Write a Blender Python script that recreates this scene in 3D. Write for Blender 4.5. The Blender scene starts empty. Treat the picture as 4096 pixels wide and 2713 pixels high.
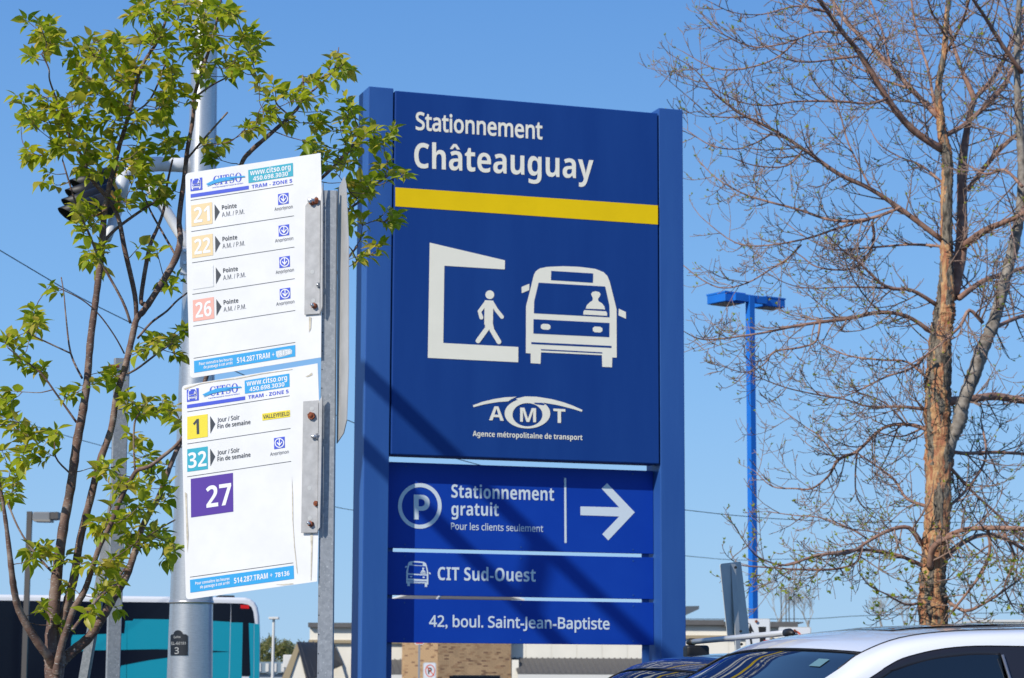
import bpy, math, random
from mathutils import Vector, Matrix, kdtree
R = math.radians
random.seed(7)
SC = bpy.context.scene
COL = SC.collection

# ------------------------------------------------------------------ camera, sky, sun, exposure
CAM_H = 1.35
F_PX, CX, CY = 9345.0, 2048.0, 1356.5          # photograph pixels
PITCH = math.atan((2725.0 - CY) / F_PX)
ROLL = 0.0044
fwd = Vector((0, math.cos(PITCH), math.sin(PITCH)))
up0 = Vector((0, -math.sin(PITCH), math.cos(PITCH)))
ri0 = Vector((1, 0, 0))
RIGHT = ri0 * math.cos(ROLL) + up0 * math.sin(ROLL)
UP = up0 * math.cos(ROLL) - ri0 * math.sin(ROLL)
EYE = Vector((0, 0, CAM_H))
cam_d = bpy.data.cameras.new('camera')
cam = bpy.data.objects.new('camera', cam_d)
COL.objects.link(cam)
m = Matrix((RIGHT, UP, -fwd)).transposed().to_4x4()
m.translation = EYE
cam.matrix_world = m
cam_d.sensor_width = 36
cam_d.lens = 36 * F_PX / 4096
cam_d.clip_start = 0.1
cam_d.clip_end = 5000
cam_d.dof.use_dof = True
cam_d.dof.focus_distance = 8.6
cam_d.dof.aperture_fstop = 13
SC.camera = cam

TO_SUN = Vector((-1.30, -1.49, 1.30)).normalized()
w = bpy.data.worlds.new('World')
SC.world = w
w.use_nodes = True
nt = w.node_tree
bg = nt.nodes['Background']
sky = nt.nodes.new('ShaderNodeTexSky')
sky.sky_type = 'NISHITA'
sky.sun_disc = False
sky.sun_elevation = math.asin(TO_SUN.z)
sky.sun_rotation = math.atan2(TO_SUN.x, TO_SUN.y) % (2 * math.pi)
sky.air_density = 1.0
sky.dust_density = 0.3
sky.ozone_density = 3.0
tcw = nt.nodes.new('ShaderNodeTexCoord'); spw = nt.nodes.new('ShaderNodeSeparateXYZ')
nt.links.new(tcw.outputs['Generated'], spw.inputs[0])
rw = nt.nodes.new('ShaderNodeValToRGB')
el = rw.color_ramp.elements
el[0].position = 0.0; el[0].color = (0.36, 0.60, 0.88, 1)
el[1].position = 1.0; el[1].color = (0.045, 0.13, 0.42, 1)
for p_, c_ in ((0.045, (0.31, 0.56, 0.88)), (0.145, (0.215, 0.475, 0.88)), (0.29, (0.125, 0.335, 0.76)), (0.6, (0.065, 0.19, 0.55))):
    e_ = el.new(p_); e_.color = (*c_, 1)
nt.links.new(spw.outputs['Z'], rw.inputs[0])
vs_ = nt.nodes.new('ShaderNodeVectorMath'); vs_.operation = 'SCALE'; vs_.inputs['Scale'].default_value = 1 / 0.12
nt.links.new(rw.outputs[0], vs_.inputs[0])
mw_ = nt.nodes.new('ShaderNodeMix'); mw_.data_type = 'RGBA'; mw_.inputs[0].default_value = 0.88
nt.links.new(sky.outputs[0], mw_.inputs[6]); nt.links.new(vs_.outputs[0], mw_.inputs[7])
nt.links.new(mw_.outputs[2], bg.inputs[0])
bg.inputs[1].default_value = 0.12
sd = bpy.data.lights.new('sun', 'SUN')
sd.energy = 4.3
sd.angle = R(0.53)
sd.color = (1.0, 0.94, 0.84)
so = bpy.data.objects.new('sun', sd)
COL.objects.link(so)
so.rotation_euler = (-TO_SUN).to_track_quat('-Z', 'Y').to_euler()
so.location = (-8, -8, 12)
SC.view_settings.view_transform = 'Standard'
SC.view_settings.look = 'None'
SC.view_settings.exposure = 0.0
SC.view_settings.gamma = 1
SC.cycles.max_bounces = 8
SC.cycles.transparent_max_bounces = 8

# ------------------------------------------------------------------ helpers
def ray(px, py):
    return fwd + RIGHT * ((px - CX) / F_PX) - UP * ((py - CY) / F_PX)
def at(px, py, Y):
    d = ray(px, py)
    return EYE + d * (Y / d.y)
def crop(x0, y0, s):
    return lambda *p: [(x0 + p[i] / s, y0 + p[i + 1] / s) for i in range(0, len(p), 2)]

class Plane:
    """a real plane in the place: s runs along u, z runs along v, n points out to the viewer"""
    def __init__(self, p0, u, v=Vector((0, 0, 1))):
        self.p0 = Vector(p0); self.u = Vector(u).normalized(); self.v = Vector(v).normalized()
        self.n = self.u.cross(self.v).normalized()
        if self.n.y > 0: self.n = -self.n
    def hit(self, px, py, lift=0.0):
        d = ray(px, py)
        o = self.p0 + self.n * lift
        return EYE + d * ((o - EYE).dot(self.n) / d.dot(self.n))
    def co(self, px, py, lift=0.0):
        q = self.hit(px, py, lift) - self.p0
        return q.dot(self.u), q.z
    def pt(self, s, z, lift=0.0):
        return self.p0 + self.u * s + Vector((0, 0, z)) + self.n * lift

def tagit(o, label=None, cat=None, group=None, kind=None):
    if label: o['label'] = label
    if cat: o['category'] = cat
    if group: o['group'] = group
    if kind: o['kind'] = kind
    return o
def root(name, loc, label, cat, group=None):
    o = bpy.data.objects.new(name, None)
    COL.objects.link(o)
    o.location = loc
    o.empty_display_size = 0.2
    return tagit(o, label, cat, group)
def base_of(o):
    p = Vector((0, 0, 0))
    while o is not None:
        p = p + o.location
        o = o.parent
    return p
def mesh(name, verts, faces, mat, parent=None, smooth=False, mats=None, idx=None, loc=None):
    me = bpy.data.meshes.new(name)
    off = base_of(parent)
    if loc is not None: off = off + Vector(loc)
    me.from_pydata([tuple(Vector(v) - off) for v in verts], [], faces)
    for mm in (mats or [mat]): me.materials.append(mm)
    if idx: me.polygons.foreach_set('material_index', idx)
    if smooth: me.polygons.foreach_set('use_smooth', [True] * len(me.polygons))
    me.update()
    o = bpy.data.objects.new(name, me)
    COL.objects.link(o)
    if parent is not None: o.parent = parent
    if loc is not None: o.location = loc
    return o
def bevel(o, w=0.004, seg=2):
    b = o.modifiers.new('bevel', 'BEVEL')
    b.width = w; b.segments = seg; b.limit_method = 'ANGLE'
    return o

class MB:
    def __init__(self): self.v = []; self.f = []; self.i = []
    def add(self, vs, fs, mi=0):
        k = len(self.v)
        self.v += list(vs)
        for f in fs:
            self.f.append(tuple(k + a for a in f)); self.i.append(mi)
    def box8(self, a, mi=0):
        self.add(a, [(0, 3, 2, 1), (4, 5, 6, 7), (0, 1, 5, 4), (1, 2, 6, 5), (2, 3, 7, 6), (3, 0, 4, 7)], mi)
    def box(self, x0, y0, z0, x1, y1, z1, mi=0):
        V = Vector
        self.box8([V((x0, y0, z0)), V((x1, y0, z0)), V((x1, y1, z0)), V((x0, y1, z0)),
                   V((x0, y0, z1)), V((x1, y0, z1)), V((x1, y1, z1)), V((x0, y1, z1))], mi)
    def fbox(self, o, ax, ay, az, mi=0):
        """box from corner o with edge vectors"""
        o = Vector(o)
        self.box8([o, o + ax, o + ax + ay, o + ay, o + az, o + ax + az, o + ax + ay + az, o + ay + az], mi)
    def tube(self, pts, rad, sides=8, cap=True, mi=0):
        pts = [Vector(p) for p in pts]
        n = len(pts)
        if not hasattr(rad, '__len__'): rad = [rad] * n
        k = len(self.v)
        t = (pts[1] - pts[0]).normalized()
        a = t.orthogonal().normalized()
        cs = [(math.cos(2 * math.pi * j / sides), math.sin(2 * math.pi * j / sides)) for j in range(sides)]
        for i in range(n):
            if i == 0: t2 = pts[1] - pts[0]
            elif i == n - 1: t2 = pts[-1] - pts[-2]
            else: t2 = pts[i + 1] - pts[i - 1]
            if t2.length < 1e-9: t2 = t
            t2 = t2.normalized()
            a = a - t2 * a.dot(t2)
            if a.length < 1e-6: a = t2.orthogonal()
            a.normalize()
            b = t2.cross(a)
            r = rad[i]
            for c, s in cs: self.v.append(pts[i] + a * (c * r) + b * (s * r))
            t = t2
        for i in range(n - 1):
            for j in range(sides):
                j2 = (j + 1) % sides
                self.f.append((k + i * sides + j, k + i * sides + j2, k + (i + 1) * sides + j2, k + (i + 1) * sides + j)); self.i.append(mi)
        if cap:
            self.f.append(tuple(k + j for j in reversed(range(sides)))); self.i.append(mi)
            self.f.append(tuple(k + (n - 1) * sides + j for j in range(sides))); self.i.append(mi)
    def prism(self, pts, off, mi=0):
        n = len(pts); pts = [Vector(p) for p in pts]
        self.add(pts + [p + off for p in pts],
                 [tuple(range(n)), tuple(reversed(range(n, 2 * n)))] +
                 [(i, n + i, n + (i + 1) % n, (i + 1) % n) for i in range(n)], mi)
    def out(self, name, mat, parent=None, smooth=False, mats=None, loc=None):
        return mesh(name, self.v, self.f, mat, parent, smooth, mats, self.i if mats else None, loc)

def smooth_poly(pts, sub=4):
    """Catmull-Rom through tuples of any length"""
    out = []
    n = len(pts)
    for i in range(n - 1):
        p0 = pts[max(i - 1, 0)]; p1 = pts[i]; p2 = pts[i + 1]; p3 = pts[min(i + 2, n - 1)]
        for k in range(sub):
            t = k / sub
            out.append(tuple(0.5 * ((2 * b) + (-a + c) * t + (2 * a - 5 * b + 4 * c - d) * t * t + (-a + 3 * b - 3 * c + d) * t ** 3)
                             for a, b, c, d in zip(p0, p1, p2, p3)))
    out.append(tuple(pts[-1]))
    return out

# ------------------------------------------------------------------ materials
def mat(name, col, rough=0.6, metal=0.0, var=0.0, scale=8.0, bump=0.0, bscale=None, spec=0.5, coat=0.0, col2=None, stretch=None):
    m = bpy.data.materials.new(name)
    m.use_nodes = True
    nt = m.node_tree; N = nt.nodes; L = nt.links
    b = N['Principled BSDF']
    b.inputs['Base Color'].default_value = (*col, 1)
    b.inputs['Roughness'].default_value = rough
    b.inputs['Metallic'].default_value = metal
    b.inputs['Specular IOR Level'].default_value = spec
    b.inputs['Coat Weight'].default_value = coat
    b.inputs['Coat Roughness'].default_value = 0.03
    tc = N.new('ShaderNodeTexCoord')
    src = tc.outputs['Object']
    if stretch:
        mp = N.new('ShaderNodeMapping'); mp.inputs['Scale'].default_value = stretch
        L.new(src, mp.inputs[0]); src = mp.outputs[0]
    if var > 0 or col2:
        nz = N.new('ShaderNodeTexNoise'); nz.inputs['Scale'].default_value = scale
        nz.inputs['Detail'].default_value = 5; nz.inputs['Roughness'].default_value = 0.6
        L.new(src, nz.inputs['Vector'])
        mx = N.new('ShaderNodeMix'); mx.data_type = 'RGBA'
        rp = N.new('ShaderNodeMapRange'); rp.inputs['From Min'].default_value = 0.35; rp.inputs['From Max'].default_value = 0.65
        L.new(nz.outputs['Fac'], rp.inputs[0]); L.new(rp.outputs[0], mx.inputs[0])
        c1 = tuple(max(0, c * (1 - var)) for c in col)
        c2 = col2 if col2 else tuple(min(1, c * (1 + var)) for c in col)
        mx.inputs[6].default_value = (*c1, 1); mx.inputs[7].default_value = (*c2, 1)
        L.new(mx.outputs[2], b.inputs['Base Color'])
    if bump > 0:
        n2 = N.new('ShaderNodeTexNoise'); n2.inputs['Scale'].default_value = bscale or scale * 4; n2.inputs['Detail'].default_value = 4
        L.new(src, n2.inputs['Vector'])
        bp = N.new('ShaderNodeBump'); bp.inputs['Strength'].default_value = bump; bp.inputs['Distance'].default_value = 0.01
        L.new(n2.outputs['Fac'], bp.inputs['Height']); L.new(bp.outputs[0], b.inputs['Normal'])
    return m

M = {}
M['asphalt'] = mat('asphalt', (0.05, 0.05, 0.052), 0.9, var=0.3, scale=3, bump=0.4, bscale=120)
M['grass'] = mat('grass_ground', (0.05, 0.09, 0.02), 0.95, var=0.4, scale=6, bump=0.5, bscale=60)
M['concrete'] = mat('concrete', (0.42, 0.41, 0.38), 0.85, var=0.15, scale=5, bump=0.2)
M['post_blue'] = mat('sign_post_blue', (0.026, 0.100, 0.36), 0.42, var=0.10, scale=1.2, spec=0.35, stretch=(3, 3, .35), col2=(0.032, 0.112, 0.36))
M['panel_blue'] = mat('sign_panel_blue', (0.007, 0.050, 0.255), 0.5, var=0.10, scale=0.9, spec=0.22, stretch=(3, 3, .4), col2=(0.010, 0.056, 0.255))
M['panel_blue2'] = mat('sign_lower_panel_blue', (0.002, 0.048, 0.41), 0.5, spec=0.25, var=0.08, scale=1.5, col2=(0.004, 0.054, 0.41))
M['ivory'] = mat('ivory_vinyl', (0.95, 0.90, 0.75), 0.6, spec=0.2, var=0.02, scale=4)
M['ivory2'] = mat('pale_vinyl', (0.72, 0.80, 0.86), 0.5, spec=0.2)
M['yellow'] = mat('yellow_vinyl', (0.93, 0.62, 0.004), 0.6, spec=0.15, var=0.03, scale=4)
M['dark'] = mat('dark_shadow_gap', (0.02, 0.02, 0.03), 0.7)
M['sign_white'] = mat('white_sign_sheeting', (0.83, 0.83, 0.81), 0.5, spec=0.3, var=0.05, scale=7, col2=(0.85, 0.85, 0.845))
M['sticker_white'] = mat('white_sticker', (0.86, 0.87, 0.87), 0.4)
M['tan'] = mat('faded_tan_print', (0.84, 0.65, 0.36), 0.5)
M['salmon'] = mat('faded_salmon_print', (0.86, 0.44, 0.36), 0.5)
M['faint'] = mat('bleached_print', (0.80, 0.82, 0.83), 0.5)
M['print_blue'] = mat('blue_print', (0.045, 0.09, 0.62), 0.5)
M['print_cyan'] = mat('cyan_print', (0.02, 0.36, 0.72), 0.5)
M['print_teal'] = mat('teal_print', (0.02, 0.40, 0.52), 0.5)
M['print_grey'] = mat('charcoal_print', (0.035, 0.045, 0.06), 0.5)
M['print_greyl'] = mat('grey_print', (0.12, 0.13, 0.15), 0.5)
M['print_yellow'] = mat('yellow_print', (0.85, 0.70, 0.04), 0.5)
M['print_purple'] = mat('purple_print', (0.085, 0.03, 0.32), 0.45)
M['tape'] = mat('worn_tape', (0.55, 0.62, 0.66), 0.7, var=0.2, scale=60)
M['grime'] = mat('brown_grime', (0.60, 0.55, 0.44), 0.8, var=0.2, scale=60)
M['alu'] = mat('brushed_aluminium', (0.56, 0.56, 0.555), 0.33, metal=0.72, var=0.12, scale=30, bump=0.05, stretch=(1, 1, 14))
M['plate_grey'] = mat('weathered_aluminium_sheet', (0.46, 0.46, 0.45), 0.5, metal=0.1, var=0.12, scale=6)
M['bracket'] = mat('bracket_aluminium', (0.42, 0.42, 0.42), 0.5, metal=0.2, var=0.12, scale=25)
M['steel'] = mat('zinc_steel', (0.55, 0.57, 0.6), 0.35, metal=0.9)
M['rail_silver'] = mat('anodised_rail', (0.66, 0.67, 0.68), 0.35, metal=0.3)
M['rust'] = mat('rusty_steel', (0.22, 0.06, 0.025), 0.85, var=0.45, scale=90, bump=0.3)
M['white_pipe'] = mat('white_painted_pipe', (0.66, 0.68, 0.70), 0.4, var=0.05)
M['black'] = mat('matt_black', (0.012, 0.012, 0.013), 0.5)
M['amber'] = mat('amber_housing', (0.75, 0.32, 0.02), 0.5)
M['bronze'] = mat('bronze_paint', (0.09, 0.082, 0.075), 0.5)
M['grey_paint'] = mat('grey_lamp_paint', (0.20, 0.21, 0.22), 0.5)
M['lamp_blue'] = mat('lamp_blue', (0.014, 0.16, 0.60), 0.45, spec=0.25, var=0.06, scale=2)
M['lens'] = mat('lamp_lens', (0.30, 0.28, 0.24), 0.4)
M['wire'] = mat('black_cable', (0.015, 0.015, 0.018), 0.6)
M['car_white'] = mat('white_car_paint', (0.86, 0.87, 0.88), 0.3, coat=1.0)
M['car_navy'] = mat('navy_car_paint', (0.012, 0.018, 0.05), 0.2, coat=1.0)
M['glass'] = mat('tinted_glass', (0.008, 0.014, 0.022), 0.02, spec=0.9)
M['rubber'] = mat('black_rubber', (0.015, 0.015, 0.018), 0.6)
M['trim'] = mat('gloss_black_trim', (0.02, 0.02, 0.028), 0.3)
M['sun_film'] = mat('green_tint_sticker', (0.14, 0.26, 0.27), 0.3)
M['red'] = mat('red_lens', (0.75, 0.012, 0.01), 0.3)
M['teal'] = mat('bus_teal', (0.002, 0.30, 0.40), 0.4, coat=0.1)
M['bus_black'] = mat('bus_black_glass', (0.004, 0.006, 0.014), 0.12, spec=0.25)
M['bus_white'] = mat('bus_white', (0.78, 0.79, 0.80), 0.35)
M['cream'] = mat('cream_render', (0.80, 0.76, 0.66), 0.85, var=0.05, scale=0.6)
M['tan_band'] = mat('tan_cornice', (0.36, 0.29, 0.18), 0.8)
M['metal_roof'] = mat('grey_metal_roof', (0.12, 0.115, 0.11), 0.45, var=0.08)
M['fascia'] = mat('white_fascia', (0.68, 0.67, 0.63), 0.6)
M['brick'] = mat('tan_brick', (0.50, 0.33, 0.18), 0.85, var=0.14, scale=2.3)
M['brick_dark'] = mat('dark_brick', (0.25, 0.145, 0.085), 0.85, var=0.2, scale=3)
M['brick_mid'] = mat('brown_brick', (0.40, 0.245, 0.13), 0.85, var=0.15, scale=3)
M['mortar'] = mat('mortar', (0.42, 0.34, 0.25), 0.9)
M['blue_roof'] = mat('blue_grey_roof', (0.20, 0.27, 0.33), 0.6)
M['sign_back'] = mat('dull_aluminium_back', (0.50, 0.51, 0.50), 0.5, metal=0.0, var=0.05)
M['white_sheet'] = mat('white_road_sign', (0.72, 0.75, 0.78), 0.5)
M['orange_red'] = mat('orange_red_print', (0.75, 0.09, 0.02), 0.5)
M['canopy_grey'] = mat('dark_grey_canopy', (0.09, 0.11, 0.13), 0.6)
M['plaque'] = mat('black_plaque', (0.012, 0.014, 0.018), 0.35)
M['plaque_txt'] = mat('worn_grey_lettering', (0.42, 0.43, 0.43), 0.5)

def galv():
    m = mat('galvanised_steel', (0.36, 0.38, 0.39), 0.5, metal=0.35)
    nt = m.node_tree; N = nt.nodes; L = nt.links
    b = N['Principled BSDF']
    tc = N.new('ShaderNodeTexCoord')
    vo = N.new('ShaderNodeTexVoronoi'); vo.inputs['Scale'].default_value = 90
    nz = N.new('ShaderNodeTexNoise'); nz.inputs['Scale'].default_value = 130; nz.inputs['Detail'].default_value = 5
    L.new(tc.outputs['Object'], vo.inputs['Vector']); L.new(tc.outputs['Object'], nz.inputs['Vector'])
    r1 = N.new('ShaderNodeMapRange'); r1.inputs['From Min'].default_value = 0.60; r1.inputs['From Max'].default_value = 0.72
    L.new(nz.outputs['Fac'], r1.inputs[0])
    ad = N.new('ShaderNodeMix'); ad.data_type = 'RGBA'
    L.new(vo.outputs['Color'], ad.inputs[0])
    ad.inputs[6].default_value = (0.25, 0.27, 0.29, 1); ad.inputs[7].default_value = (0.36, 0.38, 0.40, 1)
    mx = N.new('ShaderNodeMix'); mx.data_type = 'RGBA'
    L.new(r1.outputs[0], mx.inputs[0]); L.new(ad.outputs[2], mx.inputs[6]); mx.inputs[7].default_value = (0.50, 0.52, 0.53, 1)
    L.new(mx.outputs[2], b.inputs['Base Color'])
    return m
M['galv'] = galv()

def leaf_mat(name, ca, cb, cc):
    m = bpy.data.materials.new(name); m.use_nodes = True
    nt = m.node_tree; N = nt.nodes; L = nt.links
    b = N['Principled BSDF']; b.inputs['Roughness'].default_value = 0.42
    geo = N.new('ShaderNodeNewGeometry'); oi = N.new('ShaderNodeObjectInfo')
    ad = N.new('ShaderNodeMath'); ad.operation = 'ADD'; fr = N.new('ShaderNodeMath'); fr.operation = 'FRACT'
    L.new(geo.outputs['Random Per Island'], ad.inputs[0]); L.new(oi.outputs['Random'], ad.inputs[1]); L.new(ad.outputs[0], fr.inputs[0])
    cr = N.new('ShaderNodeValToRGB'); cr.color_ramp.elements[0].color = (*ca, 1); cr.color_ramp.elements[1].color = (*cc, 1)
    e = cr.color_ramp.elements.new(0.6); e.color = (*cb, 1)
    L.new(fr.outputs[0], cr.inputs[0])
    tc = N.new('ShaderNodeTexCoord')
    nz = N.new('ShaderNodeTexNoise'); nz.inputs['Scale'].default_value = 40; L.new(tc.outputs['Object'], nz.inputs['Vector'])
    hv = N.new('ShaderNodeHueSaturation')
    mr = N.new('ShaderNodeMapRange'); mr.inputs['To Min'].default_value = 0.75; mr.inputs['To Max'].default_value = 1.25
    L.new(nz.outputs['Fac'], mr.inputs[0]); L.new(mr.outputs[0], hv.inputs['Value']); L.new(cr.outputs[0], hv.inputs['Color'])
    L.new(hv.outputs[0], b.inputs['Base Color'])
    tr = N.new('ShaderNodeBsdfTranslucent')
    h2 = N.new('ShaderNodeHueSaturation'); h2.inputs['Value'].default_value = 1.5; h2.inputs['Hue'].default_value = 0.48
    L.new(hv.outputs[0], h2.inputs['Color']); L.new(h2.outputs[0], tr.inputs['Color'])
    mx = N.new('ShaderNodeMixShader'); mx.inputs[0].default_value = 0.5
    L.new(b.outputs[0], mx.inputs[1]); L.new(tr.outputs[0], mx.inputs[2])
    L.new(mx.outputs[0], N['Material Output'].inputs[0])
    return m
M['leaf'] = leaf_mat('spring_leaf', (0.22, 0.32, 0.012), (0.40, 0.47, 0.024), (0.54, 0.46, 0.07))
M['bud'] = leaf_mat('opening_bud', (0.28, 0.38, 0.02), (0.38, 0.46, 0.03), (0.46, 0.46, 0.05))
M['far_leaf'] = leaf_mat('far_leaf', (0.20, 0.22, 0.07), (0.25, 0.27, 0.08), (0.32, 0.27, 0.14))

def bark(name, base, dark, light, lent):
    m = mat(name, base, 0.75)
    nt = m.node_tree; N = nt.nodes; L = nt.links; b = N['Principled BSDF']
    tc = N.new('ShaderNodeTexCoord')
    nz = N.new('ShaderNodeTexNoise'); nz.inputs['Scale'].default_value = 14; nz.inputs['Detail'].default_value = 6
    L.new(tc.outputs['Object'], nz.inputs['Vector'])
    cr = N.new('ShaderNodeValToRGB')
    cr.color_ramp.elements[0].position = 0.3; cr.color_ramp.elements[0].color = (*dark, 1)
    cr.color_ramp.elements[1].position = 0.72; cr.color_ramp.elements[1].color = (*light, 1)
    e = cr.color_ramp.elements.new(0.5); e.color = (*base, 1)
    L.new(nz.outputs['Fac'], cr.inputs[0])
    mp = N.new('ShaderNodeMapping'); mp.inputs['Scale'].default_value = (60, 60, 210)
    L.new(tc.outputs['Object'], mp.inputs[0])
    n2 = N.new('ShaderNodeTexNoise'); n2.inputs['Scale'].default_value = 1.0; n2.inputs['Detail'].default_value = 2
    L.new(mp.outputs[0], n2.inputs['Vector'])
    mr = N.new('ShaderNodeMapRange'); mr.inputs['From Min'].default_value = 0.62; mr.inputs['From Max'].default_value = 0.70
    L.new(n2.outputs['Fac'], mr.inputs[0])
    ml = N.new('ShaderNodeMath'); ml.operation = 'MULTIPLY'; ml.inputs[1].default_value = lent
    L.new(mr.outputs[0], ml.inputs[0])
    mx = N.new('ShaderNodeMix'); mx.data_type = 'RGBA'; L.new(ml.outputs[0], mx.inputs[0])
    L.new(cr.outputs[0], mx.inputs[6]); mx.inputs[7].default_value = (0.42, 0.38, 0.34, 1)
    L.new(mx.outputs[2], b.inputs['Base Color'])
    bp = N.new('ShaderNodeBump'); bp.inputs['Strength'].default_value = 0.5; bp.inputs['Distance'].default_value = 0.004
    L.new(n2.outputs['Fac'], bp.inputs['Height']); L.new(bp.outputs[0], b.inputs['Normal'])
    return m
M['bark_young'] = bark('cherry_bark', (0.16, 0.09, 0.066), (0.075, 0.052, 0.045), (0.32, 0.25, 0.20), 0.9)
M['bark_limb'] = bark('reddish_limb_bark', (0.31, 0.165, 0.115), (0.17, 0.11, 0.085), (0.42, 0.28, 0.21), 0.1)
M['bark_grey'] = bark('grey_limb_bark', (0.26, 0.225, 0.19), (0.10, 0.085, 0.07), (0.38, 0.34, 0.29), 0.1)
M['twig'] = mat('twig', (0.28, 0.19, 0.15), 0.8, var=0.25, scale=2)
M['far_twig'] = mat('far_twig', (0.30, 0.27, 0.23), 0.8)

def trunk_mat():
    m = mat('peeling_bark', (0.2, 0.16, 0.12), 0.85)
    nt = m.node_tree; N = nt.nodes; L = nt.links; b = N['Principled BSDF']
    tc = N.new('ShaderNodeTexCoord')
    mp = N.new('ShaderNodeMapping'); mp.inputs['Scale'].default_value = (1, 1, 0.22); L.new(tc.outputs['Object'], mp.inputs[0])
    n1 = N.new('ShaderNodeTexNoise'); n1.inputs['Scale'].default_value = 9; n1.inputs['Detail'].default_value = 5; n1.inputs['Distortion'].default_value = 0.4
    L.new(mp.outputs[0], n1.inputs['Vector'])
    mask = N.new('ShaderNodeMapRange'); mask.inputs['From Min'].default_value = 0.475; mask.inputs['From Max'].default_value = 0.50
    L.new(n1.outputs['Fac'], mask.inputs[0])
    mp2 = N.new('ShaderNodeMapping'); mp2.inputs['Scale'].default_value = (38, 38, 9); L.new(tc.outputs['Object'], mp2.inputs[0])
    n2 = N.new('ShaderNodeTexNoise'); n2.inputs['Scale'].default_value = 1; n2.inputs['Detail'].default_value = 5; L.new(mp2.outputs[0], n2.inputs['Vector'])
    c1 = N.new('ShaderNodeValToRGB'); c1.color_ramp.elements[0].position = 0.35; c1.color_ramp.elements[0].color = (0.035, 0.03, 0.025, 1)
    c1.color_ramp.elements[1].position = 0.66; c1.color_ramp.elements[1].color = (0.27, 0.23, 0.175, 1)
    L.new(n2.outputs['Fac'], c1.inputs[0])
    c2 = N.new('ShaderNodeValToRGB'); c2.color_ramp.elements[0].position = 0.4; c2.color_ramp.elements[0].color = (0.38, 0.15, 0.075, 1)
    c2.color_ramp.elements[1].position = 0.66; c2.color_ramp.elements[1].color = (0.56, 0.36, 0.17, 1)
    L.new(n2.outputs['Fac'], c2.inputs[0])
    mx = N.new('ShaderNodeMix'); mx.data_type = 'RGBA'; L.new(mask.outputs[0], mx.inputs[0])
    L.new(c1.outputs[0], mx.inputs[6]); L.new(c2.outputs[0], mx.inputs[7]); L.new(mx.outputs[2], b.inputs['Base Color'])
    bp = N.new('ShaderNodeBump'); bp.inputs['Strength'].default_value = 0.8; bp.inputs['Distance'].default_value = 0.03
    L.new(n2.outputs['Fac'], bp.inputs['Height']); L.new(bp.outputs[0], b.inputs['Normal'])
    return m
M['trunk'] = trunk_mat()

# ------------------------------------------------------------------ print helpers (flat print on a real panel)
def poly(name, pts, pl, lift, mt, parent):
    return mesh(name, [pl.hit(x, y, lift) for x, y in pts], [tuple(range(len(pts)))], mt, parent)
GLY = {'b': (0x1D5D4, 0x1D5EE, 0x1D7EC), 'r': (0x1D5A0, 0x1D5BA, 0x1D7E2), 's': (0x1D400, 0x1D41A, 0x1D7CE)}
ACC = {'â': ('a', '^'), 'é': ('e', "'"), 'î': ('i', '^'), 'à': ('a', '`'), 'ê': ('e', '^')}
def styled(s, st):
    U_, L_, D_ = GLY[st]; o = ''
    for c in s:
        c = ACC.get(c, (c,))[0]
        if 'A' <= c <= 'Z': o += chr(U_ + ord(c) - 65)
        elif 'a' <= c <= 'z': o += chr(L_ + ord(c) - 97)
        elif '0' <= c <= '9': o += chr(D_ + ord(c) - 48)
        else: o += c
    return o
def glyph_mesh(s, wt):
    cu = bpy.data.curves.new('t', 'FONT')
    cu.body = s; cu.size = 1.0; cu.offset = wt; cu.resolution_u = 3; cu.fill_mode = 'FRONT'
    ob = bpy.data.objects.new('t', cu)
    COL.objects.link(ob)
    dg = bpy.context.evaluated_depsgraph_get()
    me = bpy.data.meshes.new_from_object(ob.evaluated_get(dg))
    bpy.data.objects.remove(ob); bpy.data.curves.remove(cu)
    v = [(p.co.x, p.co.y) for p in me.vertices]; f = [tuple(p.vertices) for p in me.polygons]
    bpy.data.meshes.remove(me)
    return v, f
def text(s, a, b, cap, pl, lift, mt, parent, wt=0.0, up=(0.0, -1.0), name='lettering', st='b'):
    v, f = glyph_mesh(styled(s, st), wt if st != 'b' else 0.0)
    x0, x1 = min(p[0] for p in v), max(p[0] for p in v)
    for i, c in enumerate(s):
        if c in ACC:
            e = max(p[0] for p in glyph_mesh(styled(s[:i + 1], st), 0)[0])
            cx = e - (0.27 if ACC[c][0] != 'i' else 0.08); y = 0.60; k = len(v)
            if ACC[c][1] == '^': q = [(-.19, 0), (-.06, .15), (.06, .15), (.19, 0), (.08, 0), (0, .08), (-.08, 0)]
            elif ACC[c][1] == "'": q = [(-.07, 0), (.02, .15), (.16, .15), (.02, 0)]
            else: q = [(.07, 0), (-.02, .15), (-.16, .15), (-.02, 0)]
            v += [(cx + px_, y + py_) for px_, py_ in q]; f.append(tuple(range(k, k + len(q))))
    vs = []
    for x, y in v:
        t = (x - x0) / (x1 - x0); h = y / 0.714 * cap
        vs.append(pl.hit(a[0] + (b[0] - a[0]) * t + up[0] * h, a[1] + (b[1] - a[1]) * t + up[1] * h, lift))
    return mesh(name, vs, f, mt, parent)
def ring_pts(cx, cy, rx, ry, n=40):
    return [(cx + rx * math.cos(2 * math.pi * i / n), cy + ry * math.sin(2 * math.pi * i / n)) for i in range(n)]
def ring(name, c, ro, ri, pl, lift, mt, parent, n=48, co=None):
    a = ring_pts(c[0], c[1], ro[0], ro[1], n); co = co or c
    b = ring_pts(co[0], co[1], ri[0], ri[1], n)
    vs = [pl.hit(x, y, lift) for x, y in a + b]
    return mesh(name, vs, [(i, (i + 1) % n, n + (i + 1) % n, n + i) for i in range(n)], mt, parent)
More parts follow.
